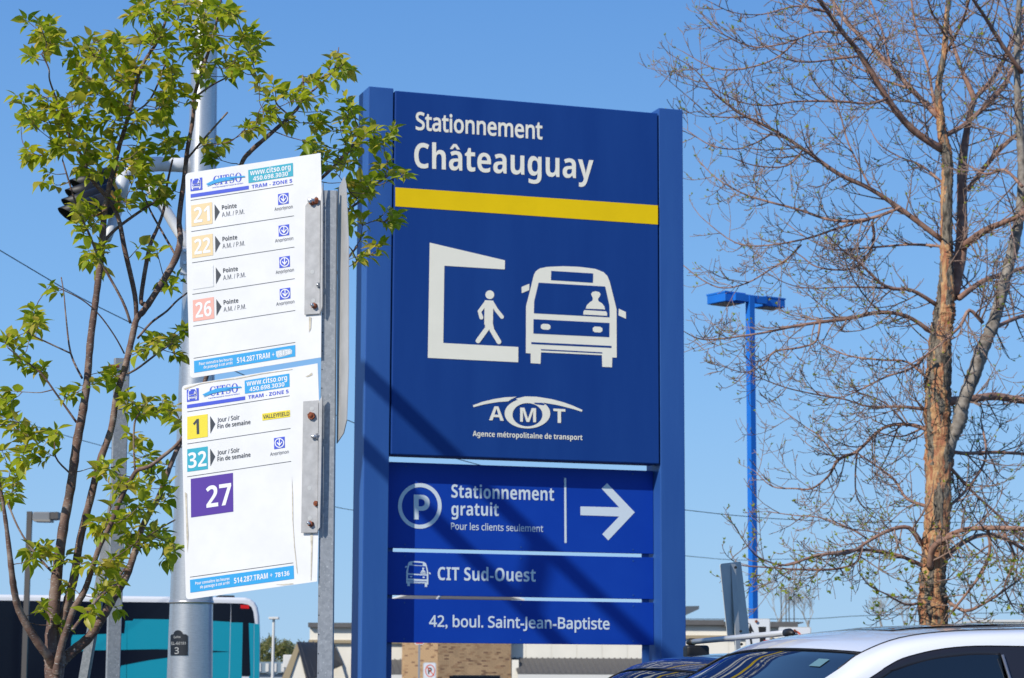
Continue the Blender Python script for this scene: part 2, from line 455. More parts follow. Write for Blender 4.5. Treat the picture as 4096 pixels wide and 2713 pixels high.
def stroke_poly(pts, wd):
    """outline of a thick polyline with round ends"""
    L_, R_ = [], []
    n = len(pts)
    for i, p in enumerate(pts):
        q = pts[min(i + 1, n - 1)]; o = pts[max(i - 1, 0)]
        dx, dy = q[0] - o[0], q[1] - o[1]; l = math.hypot(dx, dy) or 1
        nx, ny = -dy / l * wd / 2, dx / l * wd / 2
        L_.append((p[0] + nx, p[1] + ny)); R_.append((p[0] - nx, p[1] - ny))
    def capp(c, q, s):
        a = math.atan2(q[1] - c[1], q[0] - c[0])
        return [(c[0] + wd / 2 * math.cos(a + s * k * math.pi / 6), c[1] + wd / 2 * math.sin(a + s * k * math.pi / 6)) for k in range(1, 6)]
    return L_ + capp(pts[-1], L_[-1], -1) + R_[::-1] + capp(pts[0], R_[0], -1)

# ------------------------------------------------------------------ the setting
g = MB(); g.add([(-900, -60, 0), (900, -60, 0), (900, 1500, 0), (-900, 1500, 0)], [(0, 1, 2, 3)])
tagit(g.out('ground', M['asphalt']), kind='structure')
g = MB(); g.prism([(-3.6, 7.0, 0.02), (3.6, 13.4, 0.02), (3.6, 21, 0.02), (-3.6, 21, 0.02)], Vector((0, 0, 0.12)))
tagit(g.out('grass_verge', M['grass']), kind='structure')
g = MB()
for (x0, y0, x1, y1) in ((-3.6, 7.0, 3.6, 13.4), (3.6, 13.4, 3.6, 21), (3.6, 21, -3.6, 21), (-3.6, 21, -3.6, 7.0)):
    d = Vector((x1 - x0, y1 - y0, 0)).normalized(); nn = Vector((d.y, -d.x, 0)) * 0.15
    g.fbox(Vector((x0, y0, 0.01)) - d * 0.0, Vector((x1 - x0, y1 - y0, 0)), nn, Vector((0, 0, 0.15)))
tagit(g.out('kerb', M['concrete']), kind='structure')

# ------------------------------------------------------------------ blue totem sign
YS = 18.0
a4 = crop(1400, 300, 1.568); a5 = crop(1400, 1250, 1.568); r1 = crop(1050, 2100, 1.691)
psi = R(18.4)
U = Vector((math.cos(psi), math.sin(psi), 0))
PF = Plane(at(1475, 1356, YS), U)
nS = PF.n
def sco(x, y, lift=0): return PF.co(x, y, lift)
s_l0 = sco(1461, 1400)[0]; s_l1 = sco(1562, 1400)[0]
s_r0 = sco(2640, 1400)[0]; s_r1 = sco(2737, 1400)[0]
base = PF.pt((s_l0 + s_r1) / 2, -PF.p0.z + 0.1)
sign = root('totem_sign', base, 'tall blue park and ride totem sign with a yellow stripe and white bus pictogram', 'sign')
zg = -PF.p0.z + 0.12
for (s0, s1, ytop) in ((s_l0, s_l1, 345), (s_r0, s_r1, 440)):
    zt = sco(1475 if s0 == s_l0 else 2700, ytop if s0 == s_l0 else 437)[1]
    b = MB(); b.fbox(PF.pt(s0, zg), U * (s1 - s0), -nS * 0.31, Vector((0, 0, zt - zg)))
    bevel(b.out('post', M['post_blue'], sign), 0.006, 2)
gap = 0.012
m0 = s_l1 + gap; m1 = s_r0 - gap
zt = sco(1580, 363)[1]
zb = sco(1563, 1818)[1]
b = MB(); b.fbox(PF.pt(m0, zb, 0.006), U * (m1 - m0), -nS * 0.2, Vector((0, 0, zt - zb)))
main = bevel(b.out('main_panel', M['panel_blue'], sign), 0.008, 2)
L0 = 0.009
poly('yellow_stripe', a4(284, 705, 1931, 818.5, 1931, 938.5, 284, 824), PF, L0, M['yellow'], main)
A = lambda c, *p: c(*p)
text('Stationnement', a4(412, 341)[0], a4(1207, 402)[0], 106 / 1.568, PF, L0, M['ivory'], main, 0.024, st='r')
text('Châteauguay', a4(403, 581)[0], a4(1527, 655)[0], 156 / 1.568, PF, L0, M['ivory'], main, 0.010)
sh = a4(500, 1052, 972, 1163, 971, 1220, 592, 1197) + a5(585, 192, 1056, 217, 1055, 313, 488, 285)
poly('pictogram', sh, PF, L0, M['ivory'], main)
# walking figure
hx, hy = a4(877, 1379)[0]
poly('pictogram', ring_pts(hx, hy, 17.5, 17.5, 24), PF, L0, M['ivory'], main)
poly('pictogram', a4(845, 1413, 900, 1416, 897, 1500) + a5(897, 80, 880, 95, 862, 92, 842, 75) + a4(843, 1500), PF, L0, M['ivory'], main)
for k, (pts, wd) in enumerate((([(856, 1426), (812, 1484), (824, 1522)], 25), ([(890, 1428), (918, 1474), (953, 1518)], 24),
                ([(862, 1550), (860, 1590), (803, 1490 + 178)], 30), ([(878, 1545), (890, 1600), (934, 1490 + 184)], 30))):
    pp = [a4(x, y)[0] for x, y in pts]
    poly('pictogram', stroke_poly(pp, wd / 1.568), PF, L0 + 0.0004 * (k + 1), M['ivory'], main)

B = 1490
BUS_OUT = [(1153, 1255), (1165, 1232), (1190, 1214), (1240, 1204), (1340, 1200), (1440, 1204), (1540, 1217), (1590, 1237), (1615, 1262), (1630, 1300), (1672, 1470),
           (1673, B + 283), (1645, B + 283), (1643, B + 344), (1582, B + 341), (1580, B + 268), (1198, B + 250), (1195, B + 322), (1133, B + 318), (1133, B + 257), (1103, B + 255), (1104, 1450), (1125, 1370)]
BUS_DARK = [[(1262, 1229), (1525, 1245), (1523, 1304), (1260, 1287)],
            [(1183, 1303), (1600, 1327), (1626, 1445), (1628, 1520), (1153, 1495), (1155, 1420)],
            [(1151, 1532), (1627, 1556), (1626, B + 155), (1150, B + 132)],
            [(1137, B + 186), (1640, B + 210), (1640, B + 222), (1137, B + 198)],
            [(1198, B + 230), (1582, B + 250), (1582, B + 257), (1198, B + 237)]]
BUS_LT = [[(1512, 1375), (1520, 1362), (1540, 1357), (1562, 1362), (1572, 1375), (1565, 1392), (1555, 1405), (1559, 1420), (1580, 1432), (1595, 1452), (1600, 1471), (1478, 1466), (1485, 1445), (1505, 1425), (1521, 1416), (1523, 1400)],
          [(1470, 1475), (1606, 1483), (1613, 1495), (1613, 1511), (1463, 1503), (1464, 1485)],
          [(1210, B + 71), (1245, B + 73), (1257, B + 82), (1257, B + 100), (1245, B + 109), (1210, B + 107), (1197, B + 98), (1197, B + 80)],
          [(1535, B + 88), (1570, B + 90), (1583, B + 99), (1583, B + 117), (1570, B + 126), (1535, B + 124), (1523, B + 115), (1523, B + 97)]]
BUS_MIR = [[(1076, 1330), (1125, 1310), (1124, 1350), (1077, 1369)], [(1686, 1466), (1730, 1487), (1731, 1530), (1684, 1508)]]
def bus_icon(f, pl, lift, lm, dm, parent, mir=True):
    """f maps the icon's own coordinates to the panel; pale shape with darker cut-outs laid over it"""
    poly('pictogram', [f(*p) for p in BUS_OUT], pl, lift, lm, parent)
    def join(polys, lf, mt):
        for q in polys: poly('pictogram', [f(*p) for p in q], pl, lf, mt, parent)
    join(BUS_DARK, lift + 0.0015, dm); join(BUS_LT, lift + 0.003, lm)
    if mir: join(BUS_MIR, lift, lm)
bus_icon(lambda x, y: a4(x, y)[0], PF, L0, M['ivory'], M['panel_blue'], main)
# agency emblem
poly('emblem', a5(770, 583, 830, 561, 900, 544, 970, 533, 1045, 529, 1010, 545, 992, 558, 930, 562, 850, 575, 775, 594), PF, L0, M['ivory'], main)
poly('emblem', a5(1040, 541, 1100, 527, 1170, 529, 1260, 543, 1340, 564, 1400, 586, 1458, 612, 1454, 623, 1400, 606, 1300, 581, 1200, 564, 1120, 557, 1075, 562), PF, L0, M['ivory'], main)
ring('emblem', a5(1113, 634)[0], (143 / 1.568, 94 / 1.568), (94 / 1.568, 73 / 1.568), PF, L0 + 0.0005, M['ivory'], main, co=a5(1113, 642)[0])
poly('emblem', a5(1000, 560, 1020, 545, 1030, 549, 1010, 566), PF, L0 + 0.001, M['panel_blue'], main)
poly('emblem', a5(1150, 566, 1205, 567, 1225, 574, 1215, 583, 1165, 577), PF, L0 + 0.001, M['panel_blue'], main)
for ch, x0, x1, yb in (('A', 872, 965, 676), ('M', 1067, 1167, 685), ('T', 1275, 1351, 691)):
    text(ch, a5(x0, yb)[0], a5(x1, yb + 4)[0], 88 / 1.568, PF, L0 + 0.001, M['ivory'], main, 0.004)
text('Agence métropolitaine de transport', a5(770, 776)[0], a5(1458, 801)[0], 33 / 1.568, PF, L0, M['ivory'], main, 0.0)
# recessed lower panels
PR = Plane(PF.p0 - nS * 0.155, U)
def rz(y): return PR.co(1600, y)[1]
for y0, y1, lb in ((1849, 2193, 'free parking panel with an arrow'), (2208, 2381, 'panel with a small bus and operator name'), (2395, 2571, 'address panel')):
    b = MB(); z1, z0 = rz(y0), rz(y1)
    b.fbox(PR.pt(s_l1 + 0.002, z0, 0), U * (s_r0 - s_l1 - 0.004), -nS * 0.03, Vector((0, 0, z1 - z0)))
    o = bevel(b.out('lower_panel', M['panel_blue2'], sign), 0.003, 2); o['label'] = lb
    P2 = PR; q = 0.0025
    if y0 == 1849:
        ring('pictogram', a5(438, 1214)[0], (137 / 1.568, 143 / 1.568), (113 / 1.568, 118 / 1.568), P2, q, M['ivory2'], o)
        text('P', a5(400, 1298)[0], a5(500, 1302)[0], 156 / 1.568, P2, q, M['ivory2'], o, 0.012)
        text('Stationnement', a5(636, 1161)[0], a5(1280, 1181)[0], 82 / 1.568, P2, q, M['ivory2'], o, 0.008)
        text('gratuit', a5(636, 1272)[0], a5(933, 1277)[0], 80 / 1.568, P2, q, M['ivory2'], o, 0.008)
        text('Pour les clients seulement', a5(634, 1361)[0], a5(1211, 1377)[0], 42 / 1.568, P2, q, M['ivory2'], o, 0.008, st='r')
        poly('print_line', a5(1343, 1038, 1356, 1039, 1359, 1446, 1345, 1445), P2, q, M['ivory2'], o)
        poly('arrow', a5(1445, 1217, 1688, 1223, 1578, 1105, 1612, 1071, 1786, 1254, 1620, 1430, 1582, 1391, 1688, 1280, 1445, 1272), P2, q, M['ivory2'], o)
    elif y0 == 2208:
        x0, yy0 = r1(965, 245)[0]; x1, yy1 = r1(1137, 420)[0]
        f = lambda x, y: (x0 + (x - 1076) / 655 * (x1 - x0), yy0 + (y - 1200) / 634 * (yy1 - yy0))
        bus_icon(f, P2, q, M['ivory2'], M['panel_blue2'], o)
        text('CIT Sud-Ouest', r1(1185, 373)[0], r1(1848, 384)[0], 88 / 1.691, P2, q, M['ivory2'], o, 0.008)
    else:
        text('42, boul. Saint-Jean-Baptiste', r1(1127, 687)[0], r1(2348, 706)[0], 74 / 1.691, P2, q, M['ivory2'], o, 0.018, st='r')
    for sx in (0.06, 0.5, 0.94):
        for zz in (0.03, z1 - z0 - 0.03):
            p_ = PR.pt(s_l1 + 0.05 + (s_r0 - s_l1 - 0.1) * sx, z0 + zz, 0)
            b = MB(); b.tube([p_, p_ + nS * 0.004], 0.006, 8); b.out('screw', M['post_blue'], o)
# back rails carrying the recessed panels
for s in (s_l1 + 0.03, s_r0 - 0.09):
    b = MB(); b.fbox(PR.pt(s, rz(2570) - 1.0, -0.032), U * 0.06, -nS * 0.01, Vector((0, 0, rz(1840) - rz(2570) + 0.98)))
    b.out('back_rail', M['post_blue'], sign)
b = MB(); b.fbox(PF.pt(s_l0 - 0.15, -PF.p0.z + 0.1, 0.12), U * (s_r1 - s_l0 + 0.3), -nS * 0.5, Vector((0, 0, 0.14)))
b.out('footing', M['concrete'], sign)

# ------------------------------------------------------------------ unseen off-frame gantry, added so its arm casts the shadow bands on the sign
def caster(px, py, zrel):
    p = PF.hit(px, py); t = (CAM_H + zrel - p.z) / TO_SUN.z
    return p + TO_SUN * t
K = 1.7305
gx = root('shadow_gantry', (0, 0, 0), 'unseen galvanised mast with a double tube arm left of the view, added to cast shadow bands on the totem', 'mast')
ln = {}
for nm, (pa, pb), zr in (('u', ((825, 842), (1515, 1500)), 5.35), ('l', ((825, 1018), (1310, 1500)), 4.78)):
    A_ = caster(pa[0] * K, pa[1] * K, zr); B_ = caster(pb[0] * K, pb[1] * K, zr)
    d = (B_ - A_).normalized()
    ln[nm] = (A_, B_, d)
    b = MB(); b.tube([A_ - d * 2.6, B_ + d * 0.7], 0.062, 12); b.out('arm_tube', M['galv'], gx, True)
A_, B_, d = ln['u']; A2, B2, d2 = ln['l']
cs = caster(1222 * K, 1200 * K, 5.35)
for tpos in ((cs - A_).dot(d), -0.08, -1.5):
    p = A_ + d * tpos; q2 = A2 + d2 * max(min((p - A2).dot(d2), 9), -3)
    b = MB(); b.tube([p, q2], 0.06, 10); b.out('strut', M['galv'], gx, True)
pm = A_ - d * 2.6
b = MB(); b.tube([(pm.x, pm.y, 0), (pm.x, pm.y, 7.4)], [0.16, 0.11], 20); b.out('mast', M['galv'], gx, True)

# ------------------------------------------------------------------ bus stop post with two route panels
c1 = crop(700, 560, 2.614); c2 = crop(700, 1100, 2.614); c3 = crop(700, 1600, 1.845)
YC = 8.0
PC = Plane(at(1285, 1300, YC - 0.012), Vector((math.cos(R(9)), -math.sin(R(9)), 0)), Vector((0, 0, 1)))
UPC = (-0.032, -0.9995)
def rounded(pts, rad):
    """round chosen corners: pts [(x,y,r)]"""
    out = []; n = len(pts)
    for i, (x, y, r) in enumerate(pts):
        if r <= 0: out.append((x, y)); continue
        a = pts[i - 1]; b = pts[(i + 1) % n]
        da = Vector((a[0] - x, a[1] - y)).normalized() * r; db = Vector((b[0] - x, b[1] - y)).normalized() * r
        for k in range(7):
            t = k / 6
            out.append((x + da.x * (1 - t) ** 2 + db.x * t * t, y + da.y * (1 - t) ** 2 + db.y * t * t))
    return out
def slab(name, pts, pl, lift, thick, mt, parent, bev=0.0):
    f = [pl.hit(x, y, lift) for x, y in pts]
    b = MB(); b.prism(f, -pl.n * thick)
    o = b.out(name, mt, parent)
    if bev: bevel(o, bev, 1)
    return o
def q4(c, *p): return c(*p)
def C1(*p): return c1(*p)
post_top = at(1320, 762, YC + 0.03)
stop = root('bus_stop_post', at(1300, 2713, YC + 0.03) * 1.0, 'galvanised channel post carrying the white bus route panels', 'post')
stop.location.z = 0.0
# U channel post: web faces the viewer, flanges turn back
def channel(pa, pb, wa, wb, depth, mt, parent, ux=Vector((1, 0, 0)), back=Vector((0, 1, 0)), holes=True):
    b = MB(); t = 0.004
    secs = []
    for p, wd in ((pa, wa), (pb, wb)):
        h = wd / 2; lip = wd * 0.16
        prof = [(-h - lip * 0, depth), (-h, 0.004), (-h * 0.9, 0), (h * 0.9, 0), (h, 0.004), (h, depth), (h - t, depth), (h - t, t + 0.003), (-h + t, t + 0.003), (-h + t, depth)]
        secs.append([Vector(p) + ux * x + back * y for x, y in prof])
    n = len(secs[0])
    b.add(secs[0] + secs[1], [(i, (i + 1) % n, n + (i + 1) % n, n + i) for i in range(n)] + [tuple(reversed(range(n))), tuple(range(n, 2 * n))])
    return b.out('channel', mt, parent)
pt = at(1320.5, 762, YC); pb_ = at(1300, 2713, YC)
dirp = (pt - pb_); pg = pb_ - dirp * (pb_.z / dirp.z)
kpx = YC / F_PX
ch = channel(pg, pt, 69 * kpx, 57 * kpx, 0.03, M['galv'], stop)
for i in range(26):
    t = i / 26.0
    p = pb_.lerp(pt, t + 0.01)
    b = MB(); wd = (64 - 8 * t) * kpx
    c = p + Vector((-wd / 2 + 0.004, -0.0006, 0))
    b.tube([c, c + Vector((0, 0.0012, 0))], 0.0022, 8)
    b.out('hole', M['black'], stop)
# second panel behind the post, seen nearly edge on
e = [c1(1701, 515), c1(1766, 385), c1(1786, 470), c1(1812, 1100), c2(1810, 1000), c2(1790, 1470), c3(1265, 150), c3(1243, 245), c3(1192, 322)]
e = [x[0] for x in e]
PE = Plane(at(1350, 1300, YC + 0.05), Vector((0.30, -0.954, 0)))
o = slab('edge_panel', [(e[0][0], e[0][1]), e[1], e[2], e[3], e[4], e[6], e[7], e[8]], PE, 0, 0.003, M['plate_grey'], stop)
o['label'] = 'bare aluminium back panel seen almost edge on'
tagit(o)

def header(pl, lift, par, dx, dy, teal):
    q = lambda *p: [(x + dx, y + dy) for x, y in c1(*p)]
    s = 1 / 2.614
    poly('pictogram', q(160, 410, 284, 392, 286, 520, 162, 538), pl, lift, M['print_blue'], par)
    def f(x, y):
        a, b = (x - 1060) / 690, (y - 1180) / 670
        return (q(165 + a * 116, 402 + b * 128 - a * 18)[0])
    bus_icon(f, pl, lift + 0.0006, M['sticker_white'], M['print_blue'], par, False)
    text('CITSO', q(400, 476)[0], q(697, 434)[0], 100 * s, pl, lift, M['print_blue'], par, -0.006, UPC, st='s')
    b = MB()
    for pp in (q(322, 461, 395, 425, 470, 398, 560, 385, 728, 375, 730, 388, 620, 396, 520, 415, 440, 440, 345, 470), q(335, 487, 420, 452, 520, 428, 600, 417, 640, 405, 560, 408, 480, 425, 410, 446, 340, 478)):
        poly('emblem', pp, pl, lift + 0.0005 + 0.0001 * len(pp), M['print_cyan'], par)
    text('Conseil Intermunicipal de Transport du Sud-Ouest', q(387, 506)[0], q(712, 457)[0], 15 * s, pl, lift, M['print_blue'], par, -0.008, UPC, st='s')
    poly('print_box', q(765, 315, 1232, 240, 1235, 378, 768, 452), pl, lift, M['print_teal' if teal else 'print_cyan'], par)
    text('www.citso.org', q(786, 372)[0], q(1210, 309)[0], 56 * s, pl, lift + 0.0006, M['sticker_white'], par, 0.008, UPC)
    text('450.698.3030', q(817, 429)[0], q(1182, 374)[0], 44 * s, pl, lift + 0.0006, M['sticker_white'], par, 0.008, UPC)
    text('TRAM - ZONE 5', q(802, 508)[0], q(1225, 444)[0], 37 * s, pl, lift, M['print_blue'], par, 0.006, UPC)
    poly('print_bar', q(163, 568, 770, 478, 771, 515, 163, 605), pl, lift, M['print_blue'], par)
def rule(q, x0, y0, x1, y1, wd, pl, lift, par):
    poly('print_line', q(x0, y0 - wd / 2, x1, y1 - wd / 2, x1, y1 + wd / 2, x0, y0 + wd / 2), pl, lift, M['print_grey'], par)
def metro(q, x, y, k, pl, lift, par, sc):
    """blue square with a ring and a down arrow; x,y top-left in crop units, k its side"""
    sl = -0.155
    poly('pictogram', q(x, y, x + k, y + sl * k, x + k * 1.02, y + sl * k + k * 1.03, x + k * 0.02, y + k * 1.03), pl, lift, M['print_blue'], par)
    cx_, cy_ = q(x + k * .51, y + k * .44)[0]
    r = k / sc
    ring('pictogram', (cx_, cy_), (r * .45, r * .45), (r * .36, r * .36), pl, lift + 0.0006, M['sticker_white'], par, 28)
    b = MB()
    for pp in ([(-.045, -.37), (.045, -.385), (.05, .2), (-.04, .21)], [(-.26, -.01), (-.19, -.09), (.02, .12), (.22, -.14), (.28, -.07), (.01, .29)]):
        poly('pictogram', [(cx_ + u * r, cy_ + v * r) for u, v in pp], pl, lift + 0.0009 + .0001 * len(pp), M['sticker_white'], par)

# upper panel
up_pts = rounded([(*c1(108, 350)[0], 16), (*c1(1522, 137)[0], 0), (*c1(1536, 640)[0], 0), (*c2(1527, 862)[0], 0), (*c2(158, 1082)[0], 18), (*c1(127, 1500)[0], 0)], 0)
pu = root('route_panel', PC.hit(1280, 1480), 'upper white route panel listing tan 21 and 22 and salmon 26', 'sign', 'bus route panels on the channel post')
bu = slab('plate', up_pts, PC, 0.0, 0.003, M['sign_white'], pu)
LF = 0.0010
header(PC, LF, bu, 0, 0, True)
for ln_ in ((163, 632, 1235, 466), (170, 958, 1243, 793), (178, 1285, 1248, 1120)): rule(c1, *ln_, 5, PC, LF, bu)
for ln_ in ((181, 203, 1252, 39), (190, 536, 1257, 371), (195, 871, 1257, 705)): rule(c2, *ln_, 5, PC, LF, bu)
s1 = 1 / 2.614
for r, (num, mt_, dx, dy) in enumerate((('21', 'tan', 0, 0), ('22', 'tan', 6, 330), ('24', 'faint', 13, 660), ('26', 'salmon', 18, 992))):
    q = lambda *p, dx=dx, dy=dy: c1(*[v + (dx if i % 2 == 0 else dy) for i, v in enumerate(p)])
    if num == '24':
        poly('print_box', q(168, 685, 387, 650, 392, 875, 172, 908), PC, LF, M['faint'], bu)
        poly('print_box', q(171, 688, 384, 654, 389, 872, 175, 904), PC, LF + .0005, M['sign_white'], bu)
    else:
        poly('print_box', q(168, 685, 387, 650, 392, 875, 172, 908), PC, LF, M[mt_], bu)
        text(num, q(198, 870)[0], q(366, 845)[0], 158 * s1, PC, LF + .0006, M['sticker_white'], bu, 0.012, UPC)
    poly('print_arrow', q(413, 672, 468, 750, 416, 848), PC, LF, M['print_grey'], bu)
    text('Pointe', q(490, 730)[0], q(644, 708)[0], 46 * s1, PC, LF, M['print_grey'], bu, 0.0, UPC)
    text('A.M. / P.M.', q(490, 806)[0], q(725, 772)[0], 49 * s1, PC, LF, M['print_greyl'], bu, 0.0, UPC, st='r')
    metro(q, 1076, 568, 110, PC, LF, bu, 2.614)
    text('Angrignon', q(1040, 743)[0], q(1230, 713)[0], 35 * s1, PC, LF, M['print_greyl'], bu, 0.006, UPC, st='r')
poly('print_bar', c2(198, 900, 1257, 732, 1257, 852, 200, 1024), PC, LF, M['print_cyan'], bu)
text('Pour connaître les heures', c2(252, 946)[0], c2(602, 893)[0], 30 * s1, PC, LF + .0006, M['sticker_white'], bu, 0.0, UPC)
text('de passage à cet arrêt', c2(300, 981)[0], c2(603, 933)[0], 30 * s1, PC, LF + .0006, M['sticker_white'], bu, 0.0, UPC)
text('514.287.TRAM +', c2(648, 923)[0], c2(1040, 858)[0], 56 * s1, PC, LF + .0006, M['sticker_white'], bu, 0.0, UPC)
poly('tape', c2(1055, 800, 1110, 783, 1205, 772, 1225, 790, 1222, 825, 1150, 848, 1075, 866, 1058, 850), PC, LF + .0004, M['tape'], bu)
text('78136', c2(1062, 851)[0], c2(1208, 826)[0], 46 * s1, PC, LF + .001, M['sticker_white'], bu, 0.03, UPC)

# lower panel
PL = Plane(PC.p0 - PC.n * 0.004, PC.u, PC.v)
lo_pts = rounded([(*c2(72, 1158)[0], 16), (*c2(1491, 925)[0], 0), (*c2(1505, 1300)[0], 0), (*c3(1060, 900)[0], 0), (*c3(1049, 1340)[0], 0), (*c3(80, 1475)[0], 18), (*c3(52, 300)[0], 0)], 0)
pw = root('route_panel', PC.hit(1280, 2320), 'lower white route panel with yellow 1, cyan 32 and purple 27', 'sign', 'bus route panels on the channel post')
bw = slab('plate', lo_pts, PL, 0.0, 0.003, M['sign_white'], pw)
header(PL, LF, bw, -14.3, 842.5, False)
rule(c2, 127, 1432, 1198, 1263, 5, PL, LF, bw)
for ln_ in ((90, 325, 852, 210), (90, 567, 857, 453), (110, 1308, 873, 1202)): rule(c3, *ln_, 3.6, PL, LF, bw)
s3 = 1 / 1.845
poly('print_box', c3(90, 125, 241, 104, 242, 272, 90, 293), PL, LF, M['print_yellow'], bw)
text('1', c3(135, 258)[0], c3(179, 251)[0], 112 * s3, PL, LF + .0006, M['print_grey'], bw, 0.012, UPC)
poly('print_box', c3(90, 364, 241, 343, 242, 510, 90, 531), PL, LF, M['print_teal'], bw)
text('32', c3(99, 505)[0], c3(233, 487)[0], 112 * s3, PL, LF + .0006, M['sticker_white'], bw, 0.012, UPC)
for dy in (0, 241):
    poly('print_arrow', c3(259, 118 + dy, 297, 177 + dy, 261, 249 + dy), PL, LF, M['print_grey'], bw)
    text('Jour / Soir', c3(311, 165 + dy)[0], c3(476, 143 + dy)[0], 32 * s3, PL, LF, M['print_grey'], bw, 0.018, UPC, st='r')
    text('Fin de semaine', c3(313, 213 + dy)[0], c3(557, 178 + dy)[0], 32 * s3, PL, LF, M['print_grey'], bw, -0.002, UPC)
poly('print_box', c3(643, 102, 848, 74, 849, 124, 645, 153), PL, LF, M['print_yellow'], bw)
text('VALLEYFIELD', c3(650, 140)[0], c3(844, 114)[0], 28 * s3, PL, LF + .0006, M['print_grey'], bw, 0.02, UPC, st='r')
metro(c3, 730, 283, 79, PL, LF, bw, 1.845)
text('Angrignon', c3(702, 414)[0], c3(839, 393)[0], 25 * s3, PL, LF, M['print_greyl'], bw, 0.006, UPC, st='r')
poly('print_box', c3(116, 583, 427, 538, 430, 824, 118, 868), PL, LF, M['print_purple'], bw)
text('27', c3(232, 797)[0], c3(419, 770)[0], 158 * s3, PL, LF + .0006, M['sticker_white'], bw, 0.012, UPC)
poly('print_bar', c3(110, 1328, 875, 1222, 878, 1320, 113, 1423), PL, LF, M['print_cyan'], bw)
text('Pour connaître les heures', c3(150, 1365)[0], c3(402, 1328)[0], 21 * s3, PL, LF + .0006, M['sticker_white'], bw, 0.0, UPC)
text('de passage à cet arrêt', c3(186, 1392)[0], c3(403, 1358)[0], 21 * s3, PL, LF + .0006, M['sticker_white'], bw, 0.0, UPC)
text('514.287.TRAM +', c3(436, 1355)[0], c3(720, 1311)[0], 40 * s3, PL, LF + .0006, M['sticker_white'], bw, 0.0, UPC)
text('78136', c3(739, 1311)[0], c3(845, 1295)[0], 34 * s3, PL, LF + .0006, M['sticker_white'], bw, 0.02, UPC)
# wear: dirt runs and peeling edge of the film
for pts in (c2(1400, 440, 1425, 445, 1420, 560, 1400, 600), c3(998, 985, 1018, 985, 1012, 1180, 1006, 1330, 1000, 1332, 1003, 1100),
            c2(90, 1185, 260, 1135, 440, 1102, 640, 1080, 900, 1030, 1230, 985, 1228, 990, 900, 1038, 640, 1090, 440, 1112, 260, 1143, 100, 1200),
            c3(72, 680, 88, 690, 90, 830, 100, 1000, 92, 1130, 84, 1000, 80, 830), c3(862, 560, 870, 700, 872, 900, 884, 1080, 905, 1280, 900, 1280, 878, 1080, 864, 850),
            c2(1362, 1062, 1400, 1045, 1432, 1020, 1436, 1045, 1400, 1062, 1378, 1068), c3(740, 1362, 870, 1352, 876, 1358, 800, 1367)):
    poly('grime_streak', pts, PL, LF + 0.0004 + (0.0046 if pts[0][1] < 1300 else 0), M['grime'], bw)
# brackets and bolts
def bracket(pts_plate, flange, par, lb):
    br = root('mounting_bracket', PC.hit(*pts_plate[0], 0.01), lb, 'bracket', 'brackets fixing the route panels to the post')
    slab('plate', pts_plate, PC, 0.008, 0.003, M['bracket'], br, 0.0008)
    slab('flange', flange, PC, 0.016, 0.012, M['bracket'], br, 0.0008)
    return br
b1 = bracket([c1(1362, 690)[0], c1(1400, 640)[0], c1(1520, 630)[0], c2(1515, 405)[0], c2(1352, 417)[0]], [c1(1524, 600)[0], c1(1546, 440)[0], c2(1541, 330)[0], c2(1518, 402)[0]], None, 'upper aluminium bracket with rusty bolts beside the 21 to 26 panel')
b2 = bracket([c2(1340, 1322)[0], c2(1500, 1310)[0], c3(1052, 980)[0], c3(930, 982)[0]], [c2(1504, 1320)[0], c2(1540, 1262)[0], c3(1078, 600)[0], c3(1070, 940)[0], c3(1052, 968)[0]], None, 'lower aluminium bracket with rusty bolts beside the 1, 32, 27 panel')
def bolt(p, br, rust, ax=None, r=0.0075, ln=0.022):
    c = PC.hit(*p, 0.009); ax = ax or (PC.n + Vector((-0.55, 0, 0.25))).normalized()
    b = MB(); b.tube([c - PC.n * 0.001, c + ax * 0.010], r * 1.35, 6); b.out('nut', M['rust' if rust else 'steel'], br)
    b = MB(); b.tube([c, c + ax * ln], r * 0.72, 10); b.out('bolt', M['steel' if rust != 2 else 'rust'], br, True)
bolt(c1(1490, 640)[0], b1, 1, Vector((-0.95, -0.25, 0.1)).normalized(), 0.009, 0.034)
bolt(c1(1440, 660)[0], b1, 1); bolt(c2(1465, 328)[0], b1, 1); bolt(c2(1515, 105)[0], b1, 0, Vector((-0.9, -0.4, 0)), 0.006, 0.012)
bolt(c3(1008, 118)[0], b2, 2, PC.n, 0.010, 0.012); bolt(c3(1060, 270)[0], b2, 0, Vector((-0.95, -0.25, 0.0)).normalized(), 0.008, 0.026)
bolt(c3(1048, 765)[0], b2, 2, Vector((-0.6, -0.7, 0)), 0.007, 0.010); bolt(c3(1008, 918)[0], b2, 1)
for p, br in ((c1(1450, 590)[0], b1), (c1(1436, 1380)[0], b1), (c2(1446, 268)[0], b1), (c3(1010, 65)[0], b2), (c3(992, 650)[0], b2), (c3(995, 873)[0], b2)):
    b = MB(); b.add([PC.hit(x, y, 0.0088) for x, y in ring_pts(p[0], p[1], 8.5, 8.5, 16)], [tuple(range(16))]); b.out('hole', M['sign_white' if p[1] < 900 else 'sign_back'], br)

